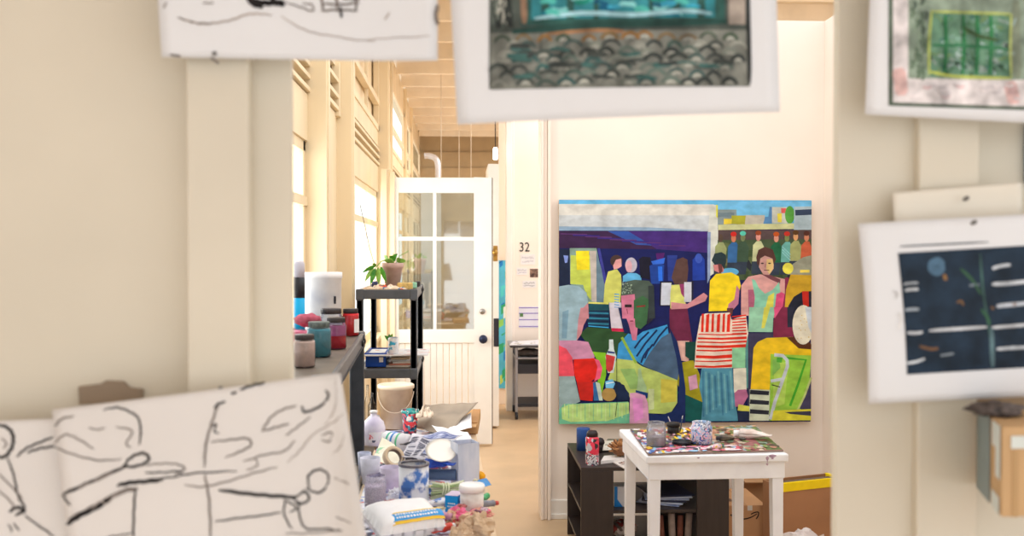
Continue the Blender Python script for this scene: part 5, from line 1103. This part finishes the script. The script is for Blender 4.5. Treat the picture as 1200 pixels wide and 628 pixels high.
Rc = [(176, 130, 110), (130, 150, 90), (196, 160, 130), (150, 90, 90), (120, 140, 120), (110, 130, 70), (200, 180, 160), (90, 80, 70), (150, 170, 170)]
for k in range(420):
    u = rr.random() ** 1.3; v = rr.random(); dab(u, v, rr.uniform(.008, .035), rr.uniform(.02, .07), rr.choice(Lc if u < .5 + rr.uniform(-.1, .1) else Rc))
for k in range(40): dab(rr.uniform(.1, .7), rr.uniform(.8, .97), rr.uniform(.02, .06), .03, rr.choice([(150, 190, 220), (214, 130, 160), (236, 220, 226), (200, 90, 110)]))
for k in range(26): u = .28 + k * .008; dab(u, .3 + .18 * math.sin(k * .9), .012, .05, (236, 196, 50) if k % 3 else (60, 50, 40))
g.build('paint_layer', t)
def onP(x, y): return onh(x, y, HP + .003)
for i, (x, y, rp, hp_, gm, c, l) in enumerate(((769, 524, 11.5, 28, hazy, (150, 140, 146), 'clear glass jar of murky grey water at the left of the palette'), (822, 521.5, 12.5, 26, Msplat('splashed_glass', [(190, 196, 216), (120, 150, 210), (60, 100, 170), (230, 180, 200), (226, 228, 236), (90, 90, 110), (150, 180, 220)], 90, .3, .3), (90, 96, 120), 'glass jar splashed with blue and pink paint in the middle of the palette'))):
    p = onP(x, y - 2); k = S_(p); r = rp * k; hh = hp_ * k; t = thing('glass_jar', l, 'jar', p)
    g = MB(); g.shell([(0, 0), (r * .9, 0), (r, .005), (r, hh * .78), (r * .86, hh * .86), (r * .88, hh), (r * .82, hh), (r * .8, hh * .86), (r * .94, hh * .76)], gm, 32); g.build('glass', t)
    g = MB(); g.lathe([(0, .003), (r * .9, .003), (r * .94, .01), (r * .94, hh * (.38 if i == 0 else .6)), (0, hh * (.38 if i == 0 else .6))], M('jar_mud_%d' % i, c, .5, .25, 30), 28); g.build('contents', t)
p = onP(789, 507); k = S_(p); t = thing('ink_pot', 'small black lidded pot at the back of the palette', 'pot', p)
g = MB(); g.lathe([(0, 0), (7 * k, 0), (7 * k, 8 * k), (0, 8 * k)], M('black_pot', (44, 42, 46), .4, .2, 30), 24); g.build('body', t); g = MB(); g.lathe([(0, 8 * k), (8 * k, 8 * k), (8 * k, 12 * k), (0, 12.5 * k)], M('black_pot_lid', (34, 32, 34), .4), 24); g.build('lid', t)
p = onP(799, 520); k = S_(p); g = MB(); g.shell([(0, .002), (11 * k, .002), (12 * k, .002), (12 * k, .013), (11 * k, .013), (11 * k, .004), (0, .004)], M('black_lid', (26, 28, 40), .3), 32); tag(g.build('jar_lid', T=p), 'upturned black jar lid lying between the two glass jars', 'lid')
for i, ((x, y), (x2, y2), c, l) in enumerate((((789, 503), (783, 488), (214, 190, 200), 'thin pale handled brush standing in the black pot, left'), ((797, 506), (800, 487), (40, 60, 90), 'thin dark brush with white tip standing beside the black pot'))):
    p = onP(x, y); e = at(x2, y2, p.y) - p; t = thing('paint_brush', l, 'brush', p)
    g = MB(); g.tube([(0, 0, 0), e * .8], .0022, M('brush_h_%d' % i, c, .4), 8); g.build('handle', t); g = MB(); g.tube([e * .8, e], .0026, M('brush_tip', (230, 228, 228), .6), 8, r1=.0012); g.build('bristle', t)
ptube('paint_tube', 'large creased white paint tube with round white cap at the right of the palette', onP(886, 514) + Vector((0, 0, .018)), .13, .021, M('creased_tube', (232, 224, 220), .45, .1, 20, col2=(206, 180, 170)), math.pi - .42, 0, (246, 244, 246))
ptube('paint_tube', 'small dark paint tube with steel grey shoulder left of the large white tube', onP(853, 516) + Vector((0, 0, .012)), .075, .013, M('soiled_tube', (120, 110, 96), .5, .3, 40, col2=(60, 56, 56)), math.pi + .3, 0, (50, 50, 60))
ptube('paint_tube', 'flat small tube smeared pink and yellow at the front edge of the palette', onP(836, 526) + Vector((0, 0, .009)), .07, .010, Msplat('smeared_tube', [(226, 200, 206), (230, 190, 60), (214, 120, 160), (150, 180, 190), (236, 226, 226)], 80), .35, 0, (90, 130, 130))
ptube('paint_tube', 'tiny white tube standing tilted behind the large white tube', onP(866, 512) + Vector((0, 0, .02)), .05, .007, (230, 224, 220), 2.2, .7, (214, 206, 206))
for i in range(9):
    x, y = rr.uniform(842, 872), rr.uniform(506, 519); p = onP(x, y); g = MB(); g.ball((0, 0, .004), rr.uniform(.006, .011), M('blob_%d' % (i % 4), [(214, 190, 160), (176, 120, 96), (90, 84, 80), (226, 220, 214)][i % 4], .5, .2, 50), .5, 3, n=12, k=8, sq=(1.3, 1, .6), seed=i)
    tag(g.build('paint_blob', T=p), 'dried blob of paint on the palette between the jars and the white tube', 'paint', 'dried paint blobs on the palette')

# ================================================================ BLACK LOW SHELF UNIT AND WHAT IS ON IT
blk = M('dark_veneer', (50, 40, 38), .45, .15, 5, stretch=(8, 8, 1), spec=.5)
HB = .5; a_ = onh(681, 548, HB); b_ = onh(669, 519, HB); Wb = at(854.5, 560, a_.y).x - a_.x; Db = b_.y - a_.y - .0
Db = min(Db, YB - .03 - a_.y)
t = thing('low_shelf_unit', 'low black wooden shelf unit against the wall under the large painting', 'shelf', (a_.x, a_.y, 0))
g = MB(); g.box(0, Wb, 0, Db, HB - .018, HB, blk); g.build('top_panel', t, bevel=.0015)
pw = at(719, 560, a_.y).x - a_.x; pw2 = Wb - (at(817, 560, a_.y).x - a_.x)
for x0, x1 in ((.0, pw), (Wb - pw2, Wb)):
    g = MB(); g.box(x0, x1, .0, .018, 0, HB - .018, blk); g.build('front_panel', t, bevel=.0015)
g = MB(); g.box(0, .25, Db - .018, Db, 0, HB - .018, blk); g.build('back_panel', t); g = MB(); g.box(Wb - .28, Wb, Db - .018, Db, 0, HB - .018, blk); g.build('back_panel', t)
for h in (.285, .10): g = MB(); g.box(.004, Wb - .004, .018, Db - .018, h - .016, h, blk); g.build('shelf_panel', t, bevel=.001)
def onB(x, y, h=HB): return onh(x, y, h)
# spray can
p = onB(694, 544); k = S_(p); t = thing('spray_can', 'red, black and white bottle with a black cap at the low shelf front corner', 'bottle', p); r = 8 * k; hh = 40 * k
g = MB(); g.lathe([(0, 0), (r * .92, 0), (r, .003), (r, hh * .78), (r * .8, hh * .84), (0, hh * .84)], Msplat('graffiti_label', [(226, 50, 80), (236, 236, 240), (40, 34, 44), (226, 50, 80), (190, 190, 200)], 60, .35, .45), 30); g.build('body', t)
g = MB(); g.shell([(r * 1.005, .0), (r * 1.005, hh * .32)], Msplat('graffiti_low', [(206, 206, 214), (60, 56, 70), (236, 236, 240), (226, 60, 90), (90, 90, 110)], 90, .35, .3), 30); g.build('label_paper', t)
g = MB(); g.lathe([(0, hh * .82), (r * .85, hh * .82), (r * .85, hh * .92), (r * .6, hh), (0, hh)], M('black_cap', (44, 34, 36), .35), 26); g.build('cap', t)
p = onB(683.5, 527); k = S_(p); g = MB(); g.lathe([(0, 0), (8 * k, 0), (8 * k, 25 * k), (7.4 * k, 26 * k), (0, 26 * k)], M('navy_can', (40, 80, 150), .35, .06, 20), 28); tag(g.build('can', T=p), 'plain dark blue can standing behind the red and white bottle', 'can')
p = onB(703, 530); k = S_(p); g = MB(); g.ball((0, 0, .055), .024, M('black_ball', (48, 42, 46), .5), .15, 3, sq=(1, 1, .9)); g.lathe([(0, 0), (.012, 0), (.02, .04), (0, .05)], M('black_ball'), 20); tag(g.build('knob_pot', T=p), 'small dark rounded pot right of the red and white bottle', 'pot')
# printed papers, book, magazine on top
def flat(name, label, cat, corners, h, th, m, marks=None, seed=1):
    cs = [onh(x, y, h) for x, y in corners]; c0 = sum(cs, Vector()) / 4; t = thing(name, label, cat, c0)
    g = MB(); lo = [c - c0 - Vector((0, 0, th)) for c in cs]; hi = [c - c0 for c in cs]
    g.add(lo + hi, [(0, 1, 2, 3), (7, 6, 5, 4)] + [(k, 4 + k, 4 + (k + 1) % 4, (k + 1) % 4) for k in range(4)], m); g.build('cover', t)
    if marks:
        g = MB(); rr = random.Random(seed)
        for j in range(14):
            u, v = rr.uniform(.03, .8), rr.uniform(.05, .85); du, dv = rr.uniform(.05, .2), rr.uniform(.03, .12)
            q = [hi[0].lerp(hi[1], a).lerp(hi[3].lerp(hi[2], a), b_) + Vector((0, 0, .0006 + j * .00003)) for a, b_ in ((u, v), (min(.98, u + du), v), (min(.98, u + du), min(.97, v + dv)), (u, min(.97, v + dv)))]
            g.add(q[::-1], [(0, 1, 2, 3)], rr.choice(marks))
        o = g.build('printed_image', t); o['kind'] = 'stuff'
    return t
mk = [M('mark_black', (40, 38, 42), .6), M('mark_grey', (120, 116, 110), .6), M('mark_pale', (226, 222, 216), .6)]
mk2 = [M('mark_brown', (130, 80, 60), .6), M('mark_tan', (206, 150, 110), .6), M('mark_ink', (60, 50, 60), .6)]
flat('photo_print', 'black and white printed sheet lying on the low shelf beside the brown cones', 'paper', ((697, 517), (722, 516), (716, 527), (692, 528)), HB + .012, .003, M('bw_print', (220, 216, 208), .5), mk, 2)
flat('photo_print', 'second black and white sheet, half under the brown cones', 'paper', ((712, 514), (742, 514), (740, 525), (706, 526)), HB + .008, .006, M('dark_print', (120, 114, 104), .5), mk, 5)
flat('book', 'thick white book lying on the low shelf in front of the brown cones', 'book', ((708, 534), (742, 531), (748, 535), (704, 540)), HB + .018, .016, M('book_white', (232, 230, 230), .5, .03))
flat('magazine', 'glossy magazine with a brown picture on the front edge of the low shelf', 'magazine', ((718, 541), (748, 538), (756, 545), (731, 548)), HB + .006, .005, M('mag_cover', (226, 220, 216), .35), mk2, 7)
# brown cone bracts
p = onB(728, 531, HB + .035); k = S_(p); t = thing('dried_seed_pod', 'dried brown seed head with open scales lying on the low shelf', 'seed pod', p)
bark = [M('scale_light', (206, 150, 100), .6, .15, 30), M('scale_dark', (140, 96, 66), .7, .2, 30)]; rr = random.Random(8)
g = MB(); g.ball((0, 0, .015), .035, bark[1], .2, 4, sq=(1.2, 1, .8)); g.build('core', t)
for j in range(26):
    a = rr.uniform(0, 6.28); e = rr.uniform(-.3, 1.2); d = Vector((math.cos(a) * math.cos(e), math.sin(a) * math.cos(e), math.sin(e))); c = Vector((0, 0, .015)) + Vector((d.x * .045, d.y * .03, d.z * .03))
    s1 = d.cross(Vector((.1, .2, 1))).normalized() * .018; g = MB(); q = d * .03
    g.grid(lambda u, v: c + q * v + s1 * (u - .5) * 2 * math.sin(min(1, .25 + v) * math.pi * .9) + d.cross(s1).normalized() * .008 * (1 - (2 * u - 1) ** 2), 6, 5, bark[j % 3 == 0]); g.build('scale', t, solid=.0015)
# inside the shelf
S2 = .285
t = thing('small_carton', 'white carton with a bright blue edge stripe standing inside the low shelf', 'box', (at(731, 570, a_.y + .08).x, a_.y + .12, S2 + .001))
kb = (a_.y + .08) / F; hc = .10
g = MB(); g.box(-11 * kb, 13 * kb, -.04, .04, 0, hc, M('carton_grey', (206, 208, 216), .5, .05)); g.build('carton', t, bevel=.001)
g = MB(); g.box(-11.2 * kb, -7.5 * kb, -.0415, -.04, 0, hc, M('edge_blue', (20, 120, 200), .5)); g.add([(-8 * kb, -.0412, 0), (-1 * kb, -.0412, 0), (-8 * kb, -.0412, .04)], [(0, 1, 2)], M('edge_blue')); g.build('blue_edge', t)
jb = M('journal_blue', (110, 126, 170), .5, .2, 12, col2=(190, 200, 226)); jd = M('journal_dark', (50, 54, 84), .5, .2, 12)
for i in range(6):
    g = MB(); g.box(-.11, .11, -.13, .13, 0, .006, [jb, M('journal_pale', (200, 208, 230), .5), jd][i % 3], mat=Matrix.Rotation(-.5 + i * .13, 4, 'Z'))
    tag(g.build('magazine', T=(at(780, 576, a_.y + .2).x, a_.y + .22, S2 + .002 + i * .0085), bevel=.001), ['bottom pale blue magazine of the fanned pile inside the low shelf', 'pale grey magazine second in the fanned pile in the low shelf', 'dark blue magazine low in the fanned pile in the low shelf', 'pale blue magazine midway up the fanned pile in the low shelf', 'light magazine with white border near the top of the fanned pile', 'dark navy magazine topmost in the fanned pile in the low shelf'][i], 'magazine', 'fanned magazines in the low shelf')
g = MB(); g.ball((0, 0, .04), .07, Msplat('red_white_cloth', [(200, 190, 190), (150, 60, 60), (220, 214, 214), (110, 100, 100)], 40), .4, 3, sq=(1, 1, .5), seed=4, flat=-.035); tag(g.build('rag', T=(at(730, 612, a_.y + .2).x, a_.y + .22, .105)), 'crumpled red and white rag on the bottom shelf of the black unit', 'rag')
for i, x in enumerate((776, 788, 797, 806)):
    g = MB(); g.tube([(0, 0, 0), (.006 * (i - 1.5), .01, .12 + .01 * (i % 2))], .015 + .002 * (i % 2), M('roll_brown_%d' % (i % 2), [(150, 96, 84), (196, 180, 176)][i % 2], .6, .15, 20), 14)
    tag(g.build('paint_bottle', T=(at(x, 600, a_.y + .1).x, a_.y + .1, .112)), ['leftmost reddish brown bottle on the bottom shelf of the black unit', 'pale bottle second from left on the bottom shelf of the black unit', 'reddish bottle third from left on the bottom shelf of the black unit', 'pale bottle at the right end of the bottom shelf of the black unit'][i], 'bottle')

# ================================================================ CARDBOARD BOXES AT RIGHT
card = M('kraft_cardboard', (196, 148, 106), .75, .06, 6); ctape = M('kraft_dark', (166, 120, 82), .7)
Y1 = 5.0; h1 = at(876, 592, Y1).z; xl = at(852, 592, Y1).x; xr = at(897.5, 592, Y1).x
t = thing('cardboard_box', 'brown cardboard box with a black curved arrow mark, behind the white table legs', 'box', ((xl + xr) / 2, Y1, 0))
hw = (xr - xl) / 2; g = MB(); g.box(-hw, hw, 0, .36, 0, h1, card); g.build('body', t, bevel=.002)
g = MB(); black = M('box_print', (40, 32, 30), .7); kk = Y1 / F
def bx(x, y): return Vector((at(x, y, Y1).x - t.location.x, -.0012, at(x, y, Y1).z))
ar = smooth_line([tuple(bx(*q_)) for q_ in ((856, 603), (864, 607), (872, 608), (880, 606), (887, 602))], 5); ribbon(g, [Vector(q_) for q_ in ar], .009, black, w1=.005)
ar = [bx(*q_) for q_ in ((880, 602.5), (884, 600.5), (888.5, 600), (888.5, 604), (886, 608))]; ribbon(g, [Vector(q_) for q_ in smooth_line([tuple(q_) for q_ in ar], 4)], .006, black, w1=.006)
g.build('arrow_mark', t)
g = MB()
for r_ in range(3):
    for c_ in range(5): g.box(-hw + .012 + c_ * .014, -hw + .023 + c_ * .014, .26 + r_ * .03, .275 + r_ * .03, h1 + .0004, h1 + .001, M('box_print_soft', (110, 76, 56), .7))
g.box(-hw + .03, -hw + .055, .08, .14, h1 + .0004, h1 + .001, M('box_print_soft')); g.box(-.002, .002, .0, .36, h1 + .0002, h1 + .0006, ctape); g.build('lettering', t)
g = MB(); g.box(.005, .03, -.0015, -.0005, at(0, 610, Y1).z, at(0, 604, Y1).z, M('torn_label', (214, 206, 196), .6)); o = g.build('torn_label', t)
Y1 = 5.46; t = thing('cardboard_box', 'larger plain brown cardboard box against the wall, mostly hidden behind the arrow marked box', 'box', ((at(893, 580, Y1).x), Y1, 0))
g = MB(); g.box(-.11, .11, 0, .22, 0, at(893, 562, Y1).z, M('plain_cardboard', (184, 142, 104), .75, .06, 6)); g.build('body', t, bevel=.002); g = MB(); g.box(-.11, .11, -.06, 0, at(893, 562, Y1).z - .004, at(893, 562, Y1).z, M('plain_cardboard')); g.build('flap', t)
# flat box with bright yellow rim
pa = at(908, 567, 4.86); pb = at(985, 558, 4.99); ay = math.atan2(pb.y - pa.y, pb.x - pa.x); Lb = (Vector((pb.x, pb.y)) - Vector((pa.x, pa.y))).length
hz = pa.z; Lb = min(Lb, (XR - .03 - pa.x) / math.cos(ay)); t = thing('cardboard_case', 'flat upright brown cardboard case with a bright yellow rim beside the right wall', 'box', (pa.x, pa.y, 0), ay); yel = M('yellow_rim', (250, 220, 10), .4, .04, 20)
g = MB(); cb2 = M('case_cardboard', (176, 128, 92), .7, .08, 4); g.box(0, Lb, 0, .008, 0, hz - .03, cb2); g.box(0, Lb, .092, .1, 0, hz, cb2); g.box(0, .008, .008, .092, 0, hz, cb2); g.box(Lb - .008, Lb, .008, .092, 0, hz, cb2); g.box(0, Lb, 0, .1, 0, .008, cb2); g.build('body', t)
g = MB(); g.box(-.002, Lb, -.004, .01, hz - .045, hz, yel); g.box(Lb - .02, Lb + .002, -.002, .1, hz - .03, hz + .003, yel); g.build('rim', t, bevel=.002)
g = MB(); g.box(.03, Lb - .03, .03, .06, .01, hz - .005, M('inner_sheets', (120, 100, 90), .7, .2, 10)); g.build('contents', t)
g = MB(); g.ball((0, 0, .1), .11, M('white_paper_bag', (222, 214, 214), .7, .06, 12), .45, 2.4, n=26, k=18, sq=(1.2, .5, .95), seed=12, flat=-.1, sm=False)
o = g.build('paper_bag', T=(at(945, 600, 4.62).x, 4.66, 0)); tag(o, 'crumpled white paper bag on the floor in front of the yellow rimmed case', 'bag')
# ---- taped carton on the right partition, foreground
cr = at(1174, 500, 1.24); cl = at(1146, 488, 1.40); 
ad = math.atan2(cl.y - cr.y, cl.x - cr.x)     # direction of the left face
t = thing('cardboard_box', 'small brown cardboard box with grey tape fixed to the right partition at the picture edge', 'box', (cr.x, cr.y, 0))
zt, zb = cr.z, at(1174, 606, 1.24).z
tan2 = M('tan_cardboard', (196, 160, 116), .7, .08, 8); gtape = M('grey_tape', (128, 142, 142), .5, .08, 12); ptape = M('pale_tape', (216, 222, 216), .5, .08, 12)
d1 = Vector((cl.x - cr.x, cl.y - cr.y, 0)); d2 = Vector((.17, .0, 0))
g = MB(); cs = [Vector((0, 0, 0)), d2, d2 + Vector((0, d1.y, 0)), d1]
g.add([c + Vector((0, 0, z)) for z in (zb, zt) for c in cs], [(0, 3, 2, 1), (4, 5, 6, 7)] + [(k, (k + 1) % 4, 4 + (k + 1) % 4, 4 + k) for k in range(4)], tan2); g.build('body', t, bevel=.002)
g = MB(); nrm = Vector((-d1.y, d1.x, 0)).normalized() * -1
if nrm.x > 0: nrm = -nrm
def sd(u, z): return d1 * u + nrm * .0012 + Vector((0, 0, z))
g.add([sd(.42, zb - .0), sd(1.0, zb), sd(1.0, zt), sd(.42, zt)], [(0, 1, 2, 3)], gtape); g.build('grey_tape', t)
g = MB()
for (u0, u1, z0, z1) in ((.02, .34, .72, 1.0), (.02, .2, .4, .72), (.05, .36, 0, .2)): g.add([sd(u0, zb + (zt - zb) * z0), sd(u1, zb + (zt - zb) * z0), sd(u1, zb + (zt - zb) * z1), sd(u0, zb + (zt - zb) * z1)], [(0, 1, 2, 3)], ptape)
g.box(.012, .17, -.0012, -.0004, zt - .028, zt - .012, ptape); g.box(.014, .022, -.001, -.0002, zb, zt - .03, M('box_tan_strip', (186, 150, 104), .6)); g.build('pale_tape', t)  # includes a darker tan upright strip near the front corner
p = at(1166, 486, 1.33); g = MB(); g.ball((0, 0, .0), .026, M('charcoal_lumps', (110, 100, 96), .8, .35, 80, bump=.5), .6, 5, sq=(1.2, 1, .38), seed=3, flat=-.006); tag(g.build('steel_wool', T=(p.x, p.y, zt + .0065)), 'grey wad of steel wool on top of the taped cardboard box', 'wad')
q = at(1185, 470, 1.43); g = MB(); g.box(-.05, .08, -.006, .0, -.02, .02, M('brown_strip', (178, 154, 124), .7, .1, 10)); tag(g.build('cardboard_strip', T=(q.x, YF + .055, q.z)), 'brown cardboard strip on the wall just above the taped box', 'cardboard')
q = at(1201, 180, 1.46); g = MB(); g.box(-.003, .02, -.004, 0, -.045, .045, M('painter_tape', (90, 140, 186), .6)); tag(g.build('tape_strip', T=(q.x, YF + .055, q.z)), 'strip of blue masking tape at the right picture edge above the blank sheet', 'tape')

# ================================================================ THE HALL: CART, NUMBER, NOTES, CANVAS
XC = at(604, 480, 9.15).x; t = thing('utility_cart', 'narrow grey rolling cart with black shelves in the hall below the house number', 'cart', (XC, 9.15, 0)); CW = .55; CD = .45
gm = M('cart_metal', (150, 150, 156), .35, .05, metal=.5); gk = M('cart_black', (44, 44, 50), .5)
HC = at(604, 404.5, 9.15).z
g = MB(); g.box(-.05, CW, -.02, CD, HC - .02, HC, gk); g.box(-.055, CW, -.024, CD + .004, HC - .006, HC + .002, gm); g.build('top_shelf', t, bevel=.002)
z1 = at(604, 438, 9.15).z; z2_ = at(604, 427, 9.15).z; g = MB(); g.box(.02, CW, 0, CD, z1, z2_, gk); g.build('drawer', t, bevel=.003)
z3 = at(604, 419, 9.15).z; g = MB(); g.box(.0, CW, .0, CD, z3 - .015, z3, gm); g.build('middle_shelf', t, bevel=.002)
z4 = at(604, 477, 9.15).z; g = MB(); g.box(.02, CW, 0, CD, z4, z4 + .03, gk); g.build('bottom_shelf', t, bevel=.002)
for (x, y) in ((.01, 0), (.01, CD - .02), (CW - .02, 0), (CW - .02, CD - .02)):
    g = MB(); g.box(x - .012, x + .012, y, y + .02, .07, HC - .02, gm); g.build('leg', t)
    g = MB(); g.lathe([(0, -.014), (.032, -.014), (.036, 0), (.032, .014), (0, .014)], gk, 20, mat=Matrix.Translation((x, y + .01, .036)) @ Matrix.Rotation(math.pi / 2, 4, 'Y')); g.build('caster', t)
flat('paper_sheet', 'loose white papers with grey marks on top of the rolling cart', 'paper', ((601, 400), (632, 398), (640, 403), (597, 404)), HC + .008, .005, M('cart_paper', (226, 226, 234), .6), mk, 3)
g = MB(); g.ball((0, 0, .03), .09, M('dark_shoe', (90, 80, 76), .5, .3, 30), .25, 3, sq=(1.3, .8, .45), seed=2, flat=-.03); tag(g.build('tool_bag', T=(XC + .14, 9.3, z3 + .001)), 'dark brown object lying on the middle shelf of the rolling cart', 'bag')
def text(s_, size, m, name, loc, parent=None):
    cu = bpy.data.curves.new(name, 'FONT'); cu.body = s_; cu.size = size; cu.extrude = .001; cu.align_x = 'CENTER'; cu.align_y = 'CENTER'
    o = bpy.data.objects.new(name, cu); C.objects.link(o); dg = bpy.context.evaluated_depsgraph_get(); me = bpy.data.meshes.new_from_object(o.evaluated_get(dg)); bpy.data.objects.remove(o)
    o = bpy.data.objects.new(name, me); C.objects.link(o); me.materials.clear(); me.materials.append(m); o.rotation_euler = (math.pi / 2, 0, 0); o.location = loc
    if parent: o.parent = parent
    return o
numm = M('number_black', (46, 42, 40), .6)
o = text('32', .128, numm, 'house_number', at(614.5, 290, YN) + Vector((0, -.003, 0))); o.scale = (.85, 1, 1); tag(o, 'black number 32 painted on the pale wall in the hall', 'number')
def note(name, label, x0, x1, y0, y1, m, scr=None, seed=0, cat='note'):
    c0 = at((x0 + x1) / 2, (y0 + y1) / 2, YN); t = thing(name, label, cat, c0 + Vector((0, -.002, 0))); k = YN / F; w_ = (x1 - x0) / 2 * k; h_ = (y1 - y0) / 2 * k
    g = MB(); g.box(-w_, w_, -.001, .0015, -h_, h_, m); g.build('sheet', t)
    if scr:
        g = MB(); rr = random.Random(seed)
        for r_ in range(2 if h_ > .03 else 1):
            zc = h_ * (.35 - .75 * r_); pts = [Vector((-w_ * .8 + 1.6 * w_ * j / 26, -.0016, zc + rr.uniform(-1, 1) * h_ * .24)) for j in range(27)]; ribbon(g, pts, .006, scr, w1=.006)
        g.build('handwriting', t)
    return t
soft = M('pencil_grey', (200, 197, 208), .8); nw = M('note_white', (238, 236, 238), .6)
note('note', 'white note with two lines of faint writing right under the number 32', 610, 627, 298, 310, nw, soft, 1)
note('note', 'small pale note with faint writing left of the little dark picture', 605.5, 618, 314, 322, nw, soft, 2)
note('picture', 'tiny dark picture stuck on the hall wall below the number', 621, 630.5, 315, 325, M('tiny_dark', (70, 50, 50), .6, .4, 30, col2=(176, 140, 120)), None, 3, 'picture')
note('note', 'pencilled word on a pale strip below the little dark picture', 612, 628, 329, 337, nw, M('pencil_dark', (170, 166, 172), .8), 4)
t = note('planner', 'white wall planner with four violet lines in the hall above the cart', 608, 634, 359, 384, M('planner_white', (232, 230, 242), .6), None, 5, 'planner')
g = MB(); vi = M('violet_line', (130, 110, 190), .6); k = YN / F
for yy in (360.5, 367, 374.5, 382.5): g.box(-13 * k, 13 * k, -.003, -.001, (371.5 - yy - .5) * k, (371.5 - yy + .5) * k, vi)
g.build('ruled_line', t); g = MB(); g.box(-12 * k, -8 * k, -.0035, -.001, (371.5 - 371) * k, (371.5 - 367) * k, M('green_mark', (90, 130, 80), .6)); g.build('drawing_mark', t)
YK = YC - .06; c0 = at(589, 380, YK); t = thing('abstract_canvas', 'tall bright blue and green abstract canvas seen edge-on in the passage beyond the door', 'painting', c0)
k = YK / F; g = MB(); g.box(-5 * k, 16 * k, 0, .03, at(589, 455, YK).z - c0.z, at(589, 305, YK).z - c0.z, canvas_m); g.build('canvas', t)
g = MB(); rr = random.Random(17); zt_, zb_ = at(589, 305, YK).z - c0.z, at(589, 455, YK).z - c0.z; pm3 = Mcol('canvas_paint', .5, .15, 6)
g.add([(-5 * k, -.0008, zb_), (16 * k, -.0008, zb_), (16 * k, -.0008, zt_), (-5 * k, -.0008, zt_)], [(0, 1, 2, 3)], pm3, (90, 190, 226))
for j in range(46):
    x = rr.uniform(-5, 12) * k; z = zb_ + (zt_ - zb_) * rr.random(); w_ = rr.uniform(2, 6) * k; h_ = rr.uniform(.03, .14); c = rr.choice([(60, 190, 200), (150, 214, 110), (40, 130, 210), (90, 210, 220), (200, 226, 110), (30, 60, 150), (236, 246, 246), (60, 170, 120)])
    x1 = min(16 * k, x + w_); z1_ = min(zt_, z + h_); l = -.001 - j * .00003
    g.add([(x, l, z), (x1, l, min(zt_, z + .03)), (x1, l, z1_), (x, l, max(z, z1_ - .02))], [(0, 1, 2, 3)], pm3, c)
g.build('painted_picture', t)
